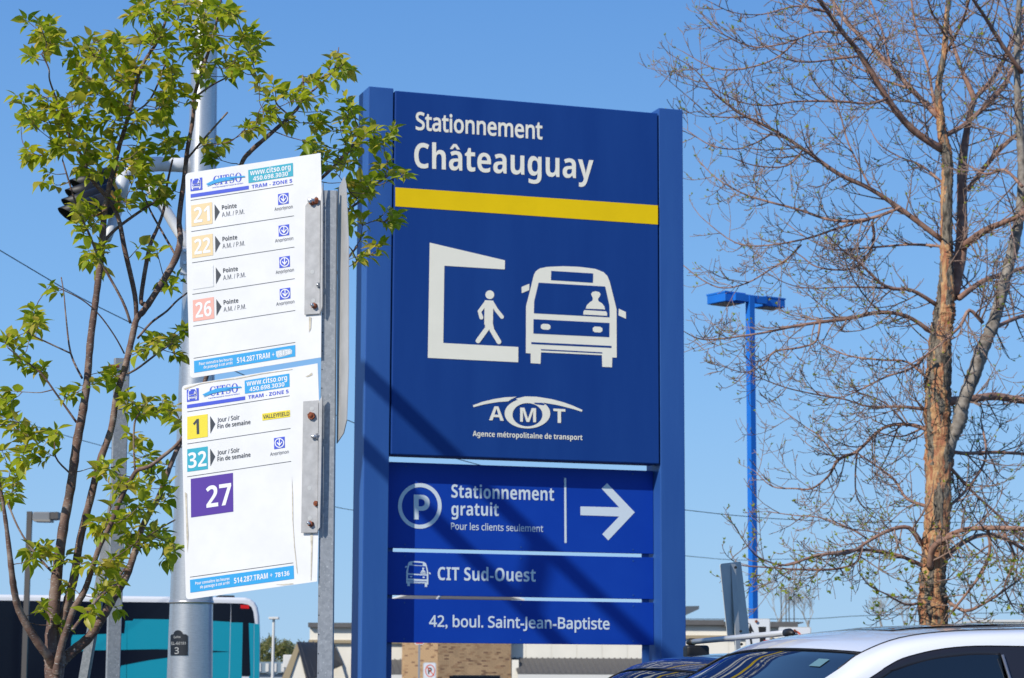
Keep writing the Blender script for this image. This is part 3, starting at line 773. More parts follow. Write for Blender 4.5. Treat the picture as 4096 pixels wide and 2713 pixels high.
# ------------------------------------------------------------------ signal mast with its bracket, box and horizontal signal head
YM = 17.0
pbm = at(758.5, 2713, YM)
mast = root('signal_mast', (pbm.x, pbm.y, 0), 'thick tapered aluminium mast with a black number plaque behind the young tree', 'mast')
r_at = lambda z: 0.163 - 0.0149 * (z - 1.37)
b = MB(); zs = [0.13, 0.6] + [0.9 + 0.25 * i for i in range(34)]
b.tube([(pbm.x, pbm.y, z) for z in zs], [r_at(z) for z in zs], 48)
b.out('pole', M['alu'], mast, True)
b = MB(); b.tube([(pbm.x, pbm.y, 0.13), (pbm.x, pbm.y, 0.17)], 0.27, 24); b.out('base_plate', M['galv'], mast)
for py in (2410, 1790, 990):
    z = at(760, py, YM).z
    b = MB(); b.tube([(pbm.x, pbm.y, z - 0.012), (pbm.x, pbm.y, z + 0.012)], r_at(z) + 0.006, 40); b.out('band', M['alu'], mast, True)
class Cyl:
    def hit(self, px, py, lift=0.0):
        d = ray(px, py); x0, y0 = pbm.x, pbm.y
        r = 0.155
        for _ in range(3):
            rr = r + lift
            a = d.x * d.x + d.y * d.y; bq = -2 * (d.x * x0 + d.y * y0); c = x0 * x0 + y0 * y0 - rr * rr
            disc = max(bq * bq - 4 * a * c, 0)
            t = (-bq - math.sqrt(disc)) / (2 * a); p = EYE + d * t; r = r_at(p.z)
        return p
CYL = Cyl()
p3 = crop(600, 2200, 3.056)
def plaque_top(x):
    y = 1030 + 18 * max(0, abs((x - 355) / 105) ** 8)
    dxx = (x - 342) / 52
    if abs(dxx) < 1: y = min(y, 1022 - 40 * math.sqrt(1 - dxx * dxx))
    return y
b = MB(); nx = 24
for i in range(nx + 1):
    x = 250 + (462 - 250) * i / nx
    for j in range(5):
        yt = plaque_top(x); y = yt + (1290 - yt) * j / 4
        b.v.append(CYL.hit(*p3(x, y)[0], 0.006))
for i in range(nx):
    for j in range(4): b.f.append((i * 5 + j, (i + 1) * 5 + j, (i + 1) * 5 + j + 1, i * 5 + j + 1)); b.i.append(0)
pq = b.out('plaque', M['plaque'], mast)
text('EL-66181', p3(262, 1160)[0], p3(436, 1158)[0], 34 / 3.056, CYL, 0.008, M['plaque_txt'], pq, 0.004, st='r')
text('3', p3(300, 1270)[0], p3(352, 1269)[0], 78 / 3.056, CYL, 0.008, M['plaque_txt'], pq, 0.006, st='r')
text('Québec', p3(288, 1078)[0], p3(378, 1076)[0], 26 / 3.056, CYL, 0.008, M['plaque_txt'], pq, 0.0, st='r')
k1 = crop(200, 580, 2.852)
def kp(x, y, Y=YM): return at(*k1(x, y)[0], Y)
pw_ = lambda px, Y: px / 2.852 / F_PX * Y
b = MB(); b.tube([kp(1640, 235), kp(1450, 225), kp(1250, 218), kp(1120, 225, 16.95), kp(1000, 255, 16.9), kp(930, 300, 16.85), kp(880, 370, 16.8), kp(850, 450, 16.8)], [pw_(88, YM)] * 5 + [pw_(70, YM), pw_(60, YM), pw_(55, YM)], 16)
b.out('upper_arm', M['white_pipe'], mast, True)
b = MB(); b.tube([kp(1640, 1230, 16.9), kp(1480, 1010, 16.95), kp(1330, 760, 16.95), kp(1180, 540, 16.9), kp(1060, 400, 16.9)], pw_(62, YM), 16)
b.out('brace', M['white_pipe'], mast, True)
b = MB(); o0 = kp(1478, 1478, 16.8); b.fbox(o0, Vector((pw_(140, YM), 0, 0)), Vector((0, 0.04, 0)), Vector((0, 0, pw_(320, YM))))
pl_ = bevel(b.out('clamp_plate', M['white_pipe'], mast), 0.004)
for y in (1210, 1350):
    p = kp(1545, y, 16.79); b = MB(); b.tube([p, p + Vector((0, -0.03, 0))], 0.013, 6); b.out('bolt', M['steel'], pl_)
b = MB(); b.tube([kp(850, 300, 16.7), kp(790, 620, 16.7)], [pw_(75, YM), pw_(88, YM)], 20); b.out('hub', M['white_pipe'], mast, True)
# signal head, a row of sections running away from the viewer
sg = root('traffic_signal', kp(520, 700, 16.6), 'black hooded horizontal traffic signal hanging left of the mast behind leaves', 'traffic signal')
axis = Vector((-0.80, -0.42, -0.40)).normalized()
b = MB(); b.tube([kp(790, 620, 16.7), kp(730, 850, 16.6), kp(655, 1075, 16.4)], [pw_(85, YM), pw_(62, YM), pw_(45, YM)], 14); b.out('hanger', M['white_pipe'], sg, True)
for i, (x, y) in enumerate(((235, 395), (185, 508), (145, 618), (107, 722))):
    Y = 16.9 - i * 0.28
    tip = kp(x + 40, y + 130, Y)
    rr = pw_(140, YM)
    cc = tip - axis * 0.27
    a1 = axis.cross(Vector((0, 0, 1))).normalized(); a2 = a1.cross(axis).normalized()
    b = MB(); nseg = 18; ring_a = []
    for k in range(nseg + 1):
        an = R(-35 + 250 * k / nseg)
        v = a1 * math.cos(an) * rr + a2 * math.sin(an) * rr
        lnx = 0.27 * (0.62 + 0.38 * math.sin(max(0, min(math.pi, math.pi * k / nseg))))
        b.v += [cc + v, cc + v + axis * lnx, cc + v * 0.955 + axis * lnx, cc + v * 0.955]
    for k in range(nseg):
        for j in range(4): b.f.append((k * 4 + j, k * 4 + (j + 1) % 4, (k + 1) * 4 + (j + 1) % 4, (k + 1) * 4 + j)); b.i.append(0)
    b.out('visor', M['black'], sg, True)
    b = MB(); b.tube([cc - axis * 0.10, cc + axis * 0.004], rr * 1.02, 18); b.out('section', M['black'], sg)
    b = MB(); b.tube([cc + axis * 0.004, cc + axis * 0.03], [rr * 0.9, rr * 0.5], 18); b.out('lens', M['red' if i == 3 else 'lens'], sg, True)
    b = MB(); b.tube([cc - axis * 0.13, cc - axis * 0.10], rr * 1.12, 4); b.out('backing', M['amber'], sg)

# ------------------------------------------------------------------ two galvanised channel bars behind the young tree
bar1 = root('channel_post', at(455, 2713, 11.2), 'upright galvanised channel post behind the young tree', 'post'); bar1.location.z = 0
pt_ = at(490, 1433, 11.2); pb2 = at(453, 2713, 11.2); dd = pt_ - pb2
channel(pb2 - dd * (pb2.z / dd.z), pt_, 48 * 11.2 / F_PX, 62 * 11.2 / F_PX, 0.035, M['galv'], bar1, Vector((0.95, 0.3, 0)), Vector((-0.3, 0.95, 0)))
b = MB(); p = at(452, 1465, 11.17); b.tube([p + Vector((0.03, 0, 0)), p - Vector((0.022, 0, 0))], 0.008, 6); b.out('bolt', M['rust'], bar1)
bar2 = root('channel_brace', at(331, 2713, 11.5), 'leaning galvanised channel bar left of the upright post', 'post'); bar2.location.z = 0
pt_ = at(478, 1870, 11.3); pb2 = at(331, 2713, 11.5); dd = pt_ - pb2
channel(pb2 - dd * (pb2.z / dd.z), pt_, 36 * 11.5 / F_PX, 42 * 11.5 / F_PX, 0.03, M['galv'], bar2, Vector((0.97, -0.22, 0)), Vector((0.22, 0.97, 0)))

# ------------------------------------------------------------------ lamps
d3 = crop(0, 2000, 2.153)
YL = 45.0
pB = at(99, 2381, YL); pT = at(117, 2046, YL)
lamp = root('street_lamp', (pB.x, pB.y, 0), 'dark bronze parking lamp with a single boxy head, behind the bus', 'lamp')
b = MB(); wq = 20 * YL / F_PX; b.fbox(Vector((pT.x - wq / 2, YL, 0)), Vector((wq, 0, 0)), Vector((0, wq, 0)), Vector((0, 0, pT.z))); b.out('pole', M['bronze'], lamp)
b = MB(); q = lambda x, y, Y: at(*d3(x, y)[0], Y)
b.prism([q(285, 102, YL), q(430, 103, YL), q(430, 180, YL), q(275, 178, YL), q(278, 130, YL)], Vector((0, 0.4, 0))); bevel(b.out('lamp_head', M['grey_paint'], lamp), 0.02)
b = MB(); b.prism([q(432, 104, YL - .05), q(500, 103, YL - .05), q(500, 160, YL - .05), q(432, 165, YL - .05)], Vector((0, 0.45, 0))); b.out('driver_box', M['bronze'], lamp)
b = MB(); b.prism([q(285, 168, YL - .04), q(430, 170, YL - .04), q(430, 186, YL - .04), q(290, 184, YL - .04)], Vector((0, 0.4, 0))); b.out('lens', M['lens'], lamp)

YB = 39.0
e8 = crop(2780, 1100, 5.226)
pB = at(3004, 2470, YB); pT = at(*e8(1150, 440)[0], YB)
lamp2 = root('street_lamp', (pT.x, YB, 0), 'bright blue parking lamp post with two square heads right of the totem', 'lamp')
wq = 31 * YB / F_PX / (0.8 + 0.6)
ua = Vector((0.82, 0.57, 0)); ub = Vector((-0.57, 0.82, 0))
b = MB(); wq = 0.11; b.fbox(Vector((pT.x, YB, 0)) - ua * wq / 2 - ub * wq / 2, ua * wq, ub * wq, Vector((0, 0, pT.z))); b.out('pole', M['lamp_blue'], lamp2)
for (cx_, cy_, dY, hgt, wb_) in ((630, 545, -0.25, 215, 0.48), (1480, 642, 0.2, 205, 0.36)):
    c = at(*e8(cx_, cy_)[0], YB + dY); hh = hgt / 5.226 / F_PX * YB
    b = MB(); b.fbox(c, ua * 0.44, ub * wb_, Vector((0, 0, hh))); hd = bevel(b.out('lamp_head', M['lamp_blue'], lamp2), 0.012)
    b = MB(); b.fbox(c + ua * -0.008 + ub * -0.008 + Vector((0, 0, hh * 0.86)), ua * 0.456, ub * (wb_ + .016), Vector((0, 0, hh * 0.16))); b.out('lid', M['lamp_blue'], hd)
    b = MB(); b.fbox(c + ua * 0.05 + ub * 0.05 + Vector((0, 0, -0.012)), ua * 0.34, ub * (wb_ - .1), Vector((0, 0, 0.02))); b.out('lens', M['lens'], hd)
zc = at(*e8(1190, 500)[0], YB).z
b = MB(); b.fbox(Vector((pT.x, YB, zc - 0.06)) - ua * 0.35 - ub * 0.04, ua * 0.7, ub * 0.08, Vector((0, 0, 0.12))); b.out('arm', M['lamp_blue'], lamp2)

# ------------------------------------------------------------------ overhead wires
def wire(pts, Ys, r, lb):
    pp = [at(x, y, Y) for (x, y), Y in zip(pts, Ys)]
    pp = [tuple(p) for p in pp]
    o = MB(); o.tube(smooth_poly(pp, 5), r, 6)
    tagit(o.out('overhead_wire', M['wire'], None, True), lb, 'wire', 'overhead wires')
wire([(-1500, 90), (0, 1002), (520, 1290), (1402, 1686), (1880, 1850), (2737, 2040), (3690, 2091), (5200, 2060)], [22, 26, 28, 31, 33, 37, 42, 50], 0.0062, 'thick black overhead wire sagging behind the totem from upper left')
wire([(-1200, 1290), (92, 1690), (451, 1795), (1375, 2035), (2742, 2224), (3250, 2236), (4400, 2225)], [42, 46, 48, 52, 58, 62, 70], 0.007, 'thin overhead wire lower down, passing behind the mast')
wire([(2500, 2475), (3200, 2476), (3500, 2462), (4400, 2445)], [150, 150, 150, 150], 0.02, 'faint distant wire just above the far roofs')

# ------------------------------------------------------------------ bus
b3 = crop(0, 2300, 3.383); b6 = p3
PB = Plane(at(500, 2387, 49.0), Vector((math.cos(R(13)), math.sin(R(13)), 0)))
bus = root('city_bus', (PB.hit(0, 2650).x, 49.5, 0), 'teal and black city bus with a white roof edge, parked at left', 'bus')
s_end = PB.co(1044, 2500)[0]; s_st = s_end - 12.0; z_top = PB.co(500, 2384)[1]; z0 = -PB.p0.z + 0.32
cr_ = [(s_end - 0.33, z_top), (s_end - 0.22, z_top - 0.035), (s_end - 0.13, z_top - 0.10), (s_end - 0.07, z_top - 0.2), (s_end - 0.03, z_top - 0.38), (s_end, z_top - 0.9)]
out = [(s_st, z0), (s_st, z_top - 0.3), (s_st + 0.2, z_top)] + cr_ + [(s_end, z0)]
b = MB(); b.prism([PB.pt(s, z) for s, z in out], -PB.n * 2.5); body = bevel(b.out('body', M['bus_white'], bus), 0.07, 4)
def bpoly(name, pts, lift, mt, parent=bus, px=True):
    if px: pts = [PB.co(x, y) for x, y in pts]
    bb = MB(); bb.prism([PB.pt(s, z, lift) for s, z in pts], -PB.n * (lift + 0.02))
    return bb.out(name, mt, parent)
zi = lambda y: PB.co(500, y)[1]
zbot = z0 + 0.02
seg = [s_st + 0.4, PB.co(150, 2500)[0], PB.co(505, 2500)[0], PB.co(838, 2500)[0], PB.co(*b6(985, 700)[0])[0]]
bpoly('dark_skin', [(s_st + 0.38, zbot), (PB.co(838, 2500)[0], zbot), (PB.co(*b6(985, 700)[0])[0], zi(2484)), (PB.co(*b6(985, 700)[0])[0], zi(2408)), (s_st + 0.38, zi(2408))], 0.002, M['bus_black'], px=False)
for i in range(4):
    bpoly('window_panel', [(seg[i] + 0.002, zi(2476)), (seg[i + 1] - 0.002, zi(2476)), (seg[i + 1] - 0.002, zi(2408)), (seg[i] + 0.002, zi(2408))], 0.006, M['bus_black'], px=False)
bpoly('corner_panel', b6(990, 886, 990, 652, 1130, 655, 1200, 668, 1240, 700, 1262, 760, 1280, 900, 1235, 896, 1135, 888), 0.006, M['bus_black'])
bpoly('side_window', [(s_st + 0.4, zbot), (PB.co(283, 2600)[0], zbot), (PB.co(283, 2600)[0], zi(2480)), (s_st + 0.4, zi(2480))], 0.008, M['bus_black'], px=False)
bpoly('side_window', b3(1000, 640, 1695, 640, 1680, 790, 990, 810) , 0.008, M['bus_black'])
bpoly('teal_panel', [PB.co(x, y) for x, y in b3(985, 810, 1680, 782, 1695, 622, 1720, 622)] + [(PB.co(508, 2700)[0], zbot), (PB.co(283, 2600)[0], zbot), (PB.co(283, 2560)[0], zi(2560))], 0.005, M['teal'], px=False)
bpoly('teal_panel', [PB.co(x, y) for x, y in b3(1722, 622, 1790, 622, 1815, 590, 2300, 592)] + [(PB.co(838, 2500)[0], zi(2477)), (PB.co(838, 2700)[0], zbot), (PB.co(511, 2700)[0], zbot)], 0.005, M['teal'], px=False)
sA = PB.co(841, 2500)[0]; sBb = PB.co(*b6(978, 900)[0])[0]; sCc = PB.co(*b6(1133, 900)[0])[0]; sD = PB.co(*b6(1238, 900)[0])[0]; sE = PB.co(*b6(1285, 900)[0])[0]
bpoly('teal_panel', [(sA, zbot), (sBb, zbot), (sBb, zi(2484)), (sA, zi(2480))], 0.005, M['teal'], px=False)
bpoly('teal_panel', [(sBb + 0.012, zbot), (sCc, zbot), (sCc, zi(2486)), (sBb + 0.012, zi(2484))], 0.005, M['teal'], px=False)
bpoly('corner_grille', [(sCc + 0.004, zi(2702)), (sD, zi(2702)), (sD - 0.06, zi(2486)), (sCc + 0.004, zi(2486))], 0.012, M['bus_black'], px=False)
bpoly('teal_panel', [(sD + 0.004, zbot), (sE, zbot), (sE - 0.03, zi(2490)), (sD - 0.055, zi(2488))], 0.007, M['teal'], px=False)
bpoly('teal_panel', [(sE + 0.012, zbot), (s_end - 0.01, zbot), (s_end - 0.03, zi(2492)), (sE - 0.018, zi(2490))], 0.004, M['teal'], px=False)
bpoly('side_stripe', b3(920, 1040, 1240, 1022, 2270, 1002) + b6(0, 1215, 220, 1218, 760, 1232, 980, 1243, 760, 1252, 220, 1315, 0, 1345) + b3(1640, 1225, 1615, 1265, 1600, 1440, 870, 1440, 870, 1150), 0.010, M['bus_black'])
bpoly('tail_light', b6(1105, 672, 1210, 675, 1212, 720, 1108, 715), 0.016, M['red'])
b = MB(); b.fbox(PB.pt(PB.co(885, 2390)[0], z_top - 0.01, -0.6), PB.u * 0.35, -PB.n * 0.6, Vector((0, 0, 0.07))); bevel(b.out('roof_hatch', M['black'], bus), 0.02)
b = MB(); b.fbox(PB.pt(PB.co(300, 2390)[0], z_top - 0.01, -0.6), PB.u * 0.9, -PB.n * 1.2, Vector((0, 0, 0.06))); bevel(b.out('roof_unit', M['bus_white'], bus), 0.02)
for s in (s_end - 3.0, s_st + 2.6):
    for dn in (0.0, -2.2):
        c = PB.pt(s, -PB.p0.z + 0.48, dn + 0.01)
        b = MB(); b.tube([c, c - PB.n * 0.3], 0.48, 28); b.out('wheel', M['rubber'], bus)
b = MB(); b.fbox(PB.pt(s_end + 0.001, zi(2560), -0.3), PB.u * 0.003, -PB.n * 1.9, Vector((0, 0, 0.34))); b.out('rear_window', M['bus_black'], bus)

# ------------------------------------------------------------------ cars
def interp(tab, x):
    if x >= tab[0][0]: return tab[0][1:]
    for a, b in zip(tab, tab[1:]):
        if x >= b[0]:
            t = (x - a[0]) / (b[0] - a[0])
            return tuple(p + (q - p) * t for p, q in zip(a[1:], b[1:]))
    return tab[-1][1:]
def make_car(label, C, heading, dz, paint, roof_mat, sunroof, sticker, rack, group):
    h = Vector((heading[0], heading[1], 0)).normalized()
    lat = Vector((h.y, -h.x, 0))
    if lat.y > 0: lat = -lat
    C = Vector((C[0], C[1], 0))
    W = lambda l, w_, z: C + h * l + lat * w_ + Vector((0, 0, z + (dz if z > 0.9 else dz * z / 0.9)))
    car = root('parked_car', C - h * 0.3, label, 'car', group)
    # side rail / pillar curves: (l, z, w)
    Rt = smooth_poly([(0.92, 0.955, 0.76), (0.5, 1.168, 0.695), (0.12, 1.363, 0.616), (0.0, 1.430, 0.578), (-0.15, 1.476, 0.565), (-0.4, 1.494, 0.56), (-0.8, 1.494, 0.56), (-1.3, 1.452, 0.55), (-1.8, 1.345, 0.54), (-2.1, 1.20, 0.56), (-2.32, 1.0, 0.62)], 5)
    Ro = smooth_poly([(0.78, 0.955, 0.80), (0.4, 1.165, 0.745), (0.026, 1.358, 0.668), (-0.036, 1.393, 0.655), (-0.104, 1.421, 0.645), (-0.24, 1.446, 0.638), (-0.434, 1.450, 0.635), (-0.9, 1.440, 0.63), (-1.3, 1.385, 0.635), (-1.7, 1.22, 0.68), (-1.98, 0.98, 0.78)], 5)
    Ri = smooth_poly([(0.64, 0.955, 0.815), (0.3, 1.175, 0.75), (-0.015, 1.358, 0.678), (-0.067, 1.383, 0.668), (-0.149, 1.407, 0.662), (-0.23, 1.419, 0.658), (-0.368, 1.425, 0.656), (-0.9, 1.412, 0.655), (-1.25, 1.355, 0.655), (-1.6, 1.20, 0.69), (-1.82, 0.99, 0.78)], 5)
    n = len(Rt)
    zc_tab = [(0.06, 1.447), (-0.02, 1.467), (-0.12, 1.489), (-0.25, 1.505), (-0.5, 1.517), (-0.75, 1.516), (-1.2, 1.490), (-1.8, 1.395), (-2.0, 1.345)]
    for sd_ in (1, -1):
        b = MB()
        k = 5
        for i in range(n):
            a = Rt[i]; c = Ro[i]
            for j in range(k):
                t = j / (k - 1)
                l = a[0] + (c[0] - a[0]) * t; z = a[1] + (c[1] - a[1]) * t; w_ = a[2] + (c[2] - a[2]) * t
                w_ += 0.018 * math.sin(math.pi * t); z += 0.008 * math.sin(math.pi * t)
                b.v.append(W(l, sd_ * w_, z))
        for i in range(n - 1):
            for j in range(k - 1): b.f.append((i * k + j, i * k + j + 1, (i + 1) * k + j + 1, (i + 1) * k + j)); b.i.append(0)
        b.out('side_rail', paint, car, True)
        b = MB()
        for i in range(n):
            a = Ro[i]; c = Ri[i]
            b.v += [W(a[0], sd_ * (a[2] - 0.006), a[1] + 0.001), W((a[0] + c[0]) / 2, sd_ * ((a[2] + c[2]) / 2 - 0.002), (a[1] + c[1]) / 2), W(c[0], sd_ * (c[2] - 0.014), c[1])]
        for i in range(n - 1):
            for j in range(2): b.f.append((i * 3 + j, i * 3 + j + 1, (i + 1) * 3 + j + 1, (i + 1) * 3 + j)); b.i.append(0)
        b.out('window_frame', M['trim'], car, True)
        def glass(l0, l1):
            top = [p for p in Ri if l1 <= p[0] <= l0]
            b = MB()
            for p in top:
                zb_ = 0.955
                for t in (0, .35, .7, 1):
                    z = p[1] + (zb_ - p[1]) * t; w_ = p[2] - 0.014 + (0.80 - p[2]) * t + 0.01 * math.sin(math.pi * t)
                    b.v.append(W(p[0], sd_ * w_, z))
            for i in range(len(top) - 1):
                for j in range(3): b.f.append((i * 4 + j, i * 4 + j + 1, (i + 1) * 4 + j + 1, (i + 1) * 4 + j)); b.i.append(0)
            return b.out('side_window', M['glass'], car, True)
        glass(0.7, -0.37); glass(-0.50, -1.9)
        b = MB(); b.add([W(-0.365, sd_ * 0.648, 1.432), W(-0.52, sd_ * 0.648, 1.432), W(-0.53, sd_ * 0.802, 0.955), W(-0.44, sd_ * 0.802, 0.955)], [(0, 1, 2, 3)])
        b.out('door_pillar', M['trim'], car)
        b = MB(); b.tube([W(-0.368, sd_ * 0.656, 1.425), W(-0.445, sd_ * 0.808, 0.96)], 0.004, 6); b.out('chrome_strip', M['steel'], car, True)
        # doors: shut line strip
        b = MB(); b.tube([W(-0.48, sd_ * 0.815, 0.94), W(-0.50, sd_ * 0.875, 0.6), W(-0.48, sd_ * 0.87, 0.32)], 0.004, 5); b.out('door_gap', M['black'], car)
        b = MB(); b.fbox(W(0.50, sd_ * 0.84, 0.93), h * 0.09, lat * sd_ * 0.17, Vector((0, 0, 0.12))); bevel(b.out('door_mirror', paint, car), 0.02, 3)
        b = MB(); b.fbox(W(-0.42, sd_ * 0.872, 0.80), h * 0.16, lat * sd_ * 0.02, Vector((0, 0, 0.025))); bevel(b.out('door_handle', paint, car), 0.006)
    # windshield
    b = MB(); pil = [p for p in Rt if p[0] >= -0.0001]; nw = 17
    for p in pil:
        for j in range(nw):
            u = -1 + 2 * j / (nw - 1)
            bow = (1 - u * u)
            b.v.append(W(p[0] + 0.06 * bow + 0.10 * bow * (p[0] / 0.92), u * (p[2] - 0.008), p[1] - 0.004 + 0.016 * bow))
    for i in range(len(pil) - 1):
        for j in range(nw - 1): b.f.append((i * nw + j, i * nw + j + 1, (i + 1) * nw + j + 1, (i + 1) * nw + j)); b.i.append(0)
    ws = b.out('windshield', M['glass'], car, True)
    # header seal and roof
    b = MB(); b.tube([W(0.0 + 0.06 * (1 - u * u), u * 0.572, 1.427 + 0.019 * (1 - u * u)) for u in [-1 + k / 8 for k in range(17)]], 0.002, 6); b.out('seal', M['rubber'], car, True)
    b = MB(); ls = [0, -0.03, -0.07, -0.12, -0.18, -0.25, -0.35, -0.5, -0.65, -0.8, -1.0, -1.2, -1.4, -1.6, -1.8, -2.0]
    rt_tab = [(p[0], p[1], p[2]) for p in Rt]
    for l in ls:
        zr, wr = interp(rt_tab, l)
        zc, = interp(zc_tab, l)
        if l == 0: zc = 1.4465
        for j in range(nw):
            u = -1 + 2 * j / (nw - 1); bow = (1 - u * u)
            ll = l + 0.055 * bow * max(0, 1 + l / 0.5)
            zz = zr + (max(zc, zr + 0.004) - zr) * (1 - abs(u) ** 2.0)
            b.v.append(W(ll, u * (wr - 0.004), zz + 0.002))
    for i in range(len(ls) - 1):
        for j in range(nw - 1): b.f.append((i * nw + j, i * nw + j + 1, (i + 1) * nw + j + 1, (i + 1) * nw + j)); b.i.append(0)
    rf = b.out('roof', roof_mat, car, True)
    for sd_ in (1, -1):
        b = MB(); b.tube([W(p[0], sd_ * (p[2] - 0.003), p[1] + 0.0005) for p in Rt if -1.9 < p[0] < 0.1], 0.0028, 5); b.out('roof_seam', M['rubber'], car, True)
    if sunroof:
        b = MB(); l_ = [-0.17 - 0.07 * k for k in range(10)]
        for l in l_:
            zr, wr = interp(rt_tab, l); zc, = interp(zc_tab, l)
            for j in range(9):
                u = (-1 + 2 * j / 8) * 0.66
                b.v.append(W(l, u * wr, zr + (zc - zr) * (1 - abs(u) ** 2.0) + 0.007))
        for i in range(9):
            for j in range(8): b.f.append((i * 9 + j, i * 9 + j + 1, (i + 1) * 9 + j + 1, (i + 1) * 9 + j)); b.i.append(0)
        b.out('sunroof', M['glass'], car, True)
    # rear window
    b = MB(); b.add([W(-2.0, -0.50, 1.335), W(-2.0, 0.50, 1.335), W(-2.34, 0.60, 1.0), W(-2.34, -0.60, 1.0)], [(0, 1, 2, 3)]); b.out('rear_window', M['glass'], car)
    # lower body
    st = [(1.86, 0.60, 0.55, 0.30), (1.82, 0.70, 0.74, 0.24), (1.6, 0.80, 0.84, 0.22), (1.3, 0.87, 0.87, 0.22), (0.92, 0.955, 0.88, 0.22), (0.5, 0.955, 0.88, 0.22), (0, 0.955, 0.88, 0.22), (-0.6, 0.96, 0.88, 0.22), (-1.2, 0.97, 0.88, 0.22), (-1.9, 0.99, 0.87, 0.22), (-2.3, 0.99, 0.80, 0.26), (-2.42, 0.80, 0.70, 0.35)]
    b = MB(); prof = [(0, 0), (.5, -.005), (.82, -.02), (.93, -.05), (.985, -.14), (1.0, -.3), (.995, -.5), (.96, -.68)]
    rows = []
    for (l, zt_, hw, zb_) in st:
        pr = [(a * hw, max(zt_ + c * (zt_ - zb_) / 0.74, zb_)) for a, c in prof] + [(hw * 0.85, zb_)]
        full = [(-a, z) for a, z in reversed(pr[1:])] + pr
        rows.append([W(l, a, z) for a, z in full])
    m_ = len(rows[0])
    for r_ in rows: b.v += r_
    for i in range(len(rows) - 1):
        for j in range(m_): b.f.append((i * m_ + j, i * m_ + (j + 1) % m_, (i + 1) * m_ + (j + 1) % m_, (i + 1) * m_ + j)); b.i.append(0)
    b.f.append(tuple(range(m_))); b.i.append(0); b.f.append(tuple((len(rows) - 1) * m_ + j for j in reversed(range(m_)))); b.i.append(0)
    b.out('body', paint, car, True)
    for l in (1.22, -1.55):
        for sd_ in (1, -1):
            b = MB(); b.tube([W(l, sd_ * 0.70, 0.32), W(l, sd_ * 0.895, 0.32)], 0.32, 28); wh = b.out('wheel', M['rubber'], car)
            b = MB(); b.tube([W(l, sd_ * 0.895, 0.32), W(l, sd_ * 0.905, 0.32)], [0.22, 0.2], 24); b.out('rim', M['steel'], wh)
    for sd_ in (1, -1):
        b = MB(); b.fbox(W(1.70, sd_ * 0.42, 0.58), h * 0.14, lat * sd_ * 0.3, Vector((0, 0, 0.10))); bevel(b.out('headlight', M['steel'], car), 0.03, 3)
    b = MB(); b.tube([W(0.86, -0.60, 0.985), W(0.62, -0.1, 1.12)], 0.008, 6); b.out('wiper', M['rubber'], car)
    if sticker:
        def wsp(l, u):
            zr = interp([(p[0], p[1], p[2]) for p in Rt], l); bow = 1 - u * u
            return W(l + 0.06 * bow + 0.10 * bow * (l / 0.92) , u * (zr[1] - 0.008), zr[0] - 0.004 + 0.016 * bow + 0.0022)
        b = MB(); b.add([wsp(0.040, 0.745), wsp(0.040, 0.84), wsp(0.072, 0.84), wsp(0.072, 0.745)], [(0, 1, 2, 3)]); b.out('sticker', M['sun_film'], car)
    if rack:
        for l in (-0.33, -1.15):
            zc, = interp(zc_tab, l)
            rk = W(l, 0, 0)
            b = MB(); b.tube([W(l, -0.60, zc + 0.055), W(l, 0.60, zc + 0.072)], 0.0115, 12)
            bar = b.out('crossbar', M['rail_silver'], car, True)
            for sd_ in (1, -1):
                b = MB(); b.fbox(W(l - 0.05, sd_ * 0.50, zc - 0.045), h * 0.10, lat * sd_ * 0.07, Vector((0, 0, 0.085))); bevel(b.out('foot', M['black'], bar), 0.012, 3)
                b = MB(); b.tube([W(l, sd_ * 0.57, zc + 0.0635 + .0083 * sd_), W(l, sd_ * 0.61, zc + 0.0635 + .0083 * sd_), W(l, sd_ * 0.65, zc + 0.06 + .008 * sd_)], [0.015, 0.0165, 0.008], 12); b.out('end_cap', M['black'], bar, True)
    return car
make_car('white hatchback with a glass sunroof, nearest the camera at lower right', (0.806, 6.86), (-0.973, -0.232), 0.0, M['car_white'], M['car_white'], True, True, False, 'cars parked side by side')
make_car('dark navy car with a silver roof crossbar, behind the white one', (0.59, 9.40), (-0.973, -0.232), -0.045, M['car_navy'], M['car_navy'], False, False, True, 'cars parked side by side')

# ------------------------------------------------------------------ road signs at right
f7 = crop(2750, 2150, 3.485)
Pq = Plane(at(2940, 2400, 14.0), Vector((0.50, 0.866, 0)))
sb = root('sign_back', (Pq.p0.x, Pq.p0.y, 0), 'grey back of a leaning road sign on a channel post right of the totem', 'sign')
slab('panel', rounded([(*f7(455, 368)[0], 9), (*f7(745, 336)[0], 5), (*f7(838, 1100)[0], 0), (*f7(862, 1345)[0], 6), (*f7(560, 1392)[0], 5)], 0), Pq, 0, 0.004, M['sign_back'], sb)
t_ = at(*f7(640, 372)[0], 13.96); q_ = at(*f7(712, 1568)[0], 13.96); dd = q_ - t_
channel(t_ + dd * (t_.z / -dd.z), t_, 0.043, 0.040, 0.02, M['sign_back'], sb, Vector((0.8, 0.6, 0)), Vector((-0.3, 0.95, 0)))
for y, x in ((420, 668), (1310, 740), (1490, 752)):
    p = at(*f7(x, y)[0], 13.93); b = MB(); b.tube([p, p + Vector((0, -0.012, 0))], 0.0085, 8); b.out('bolt', M['black'], sb)
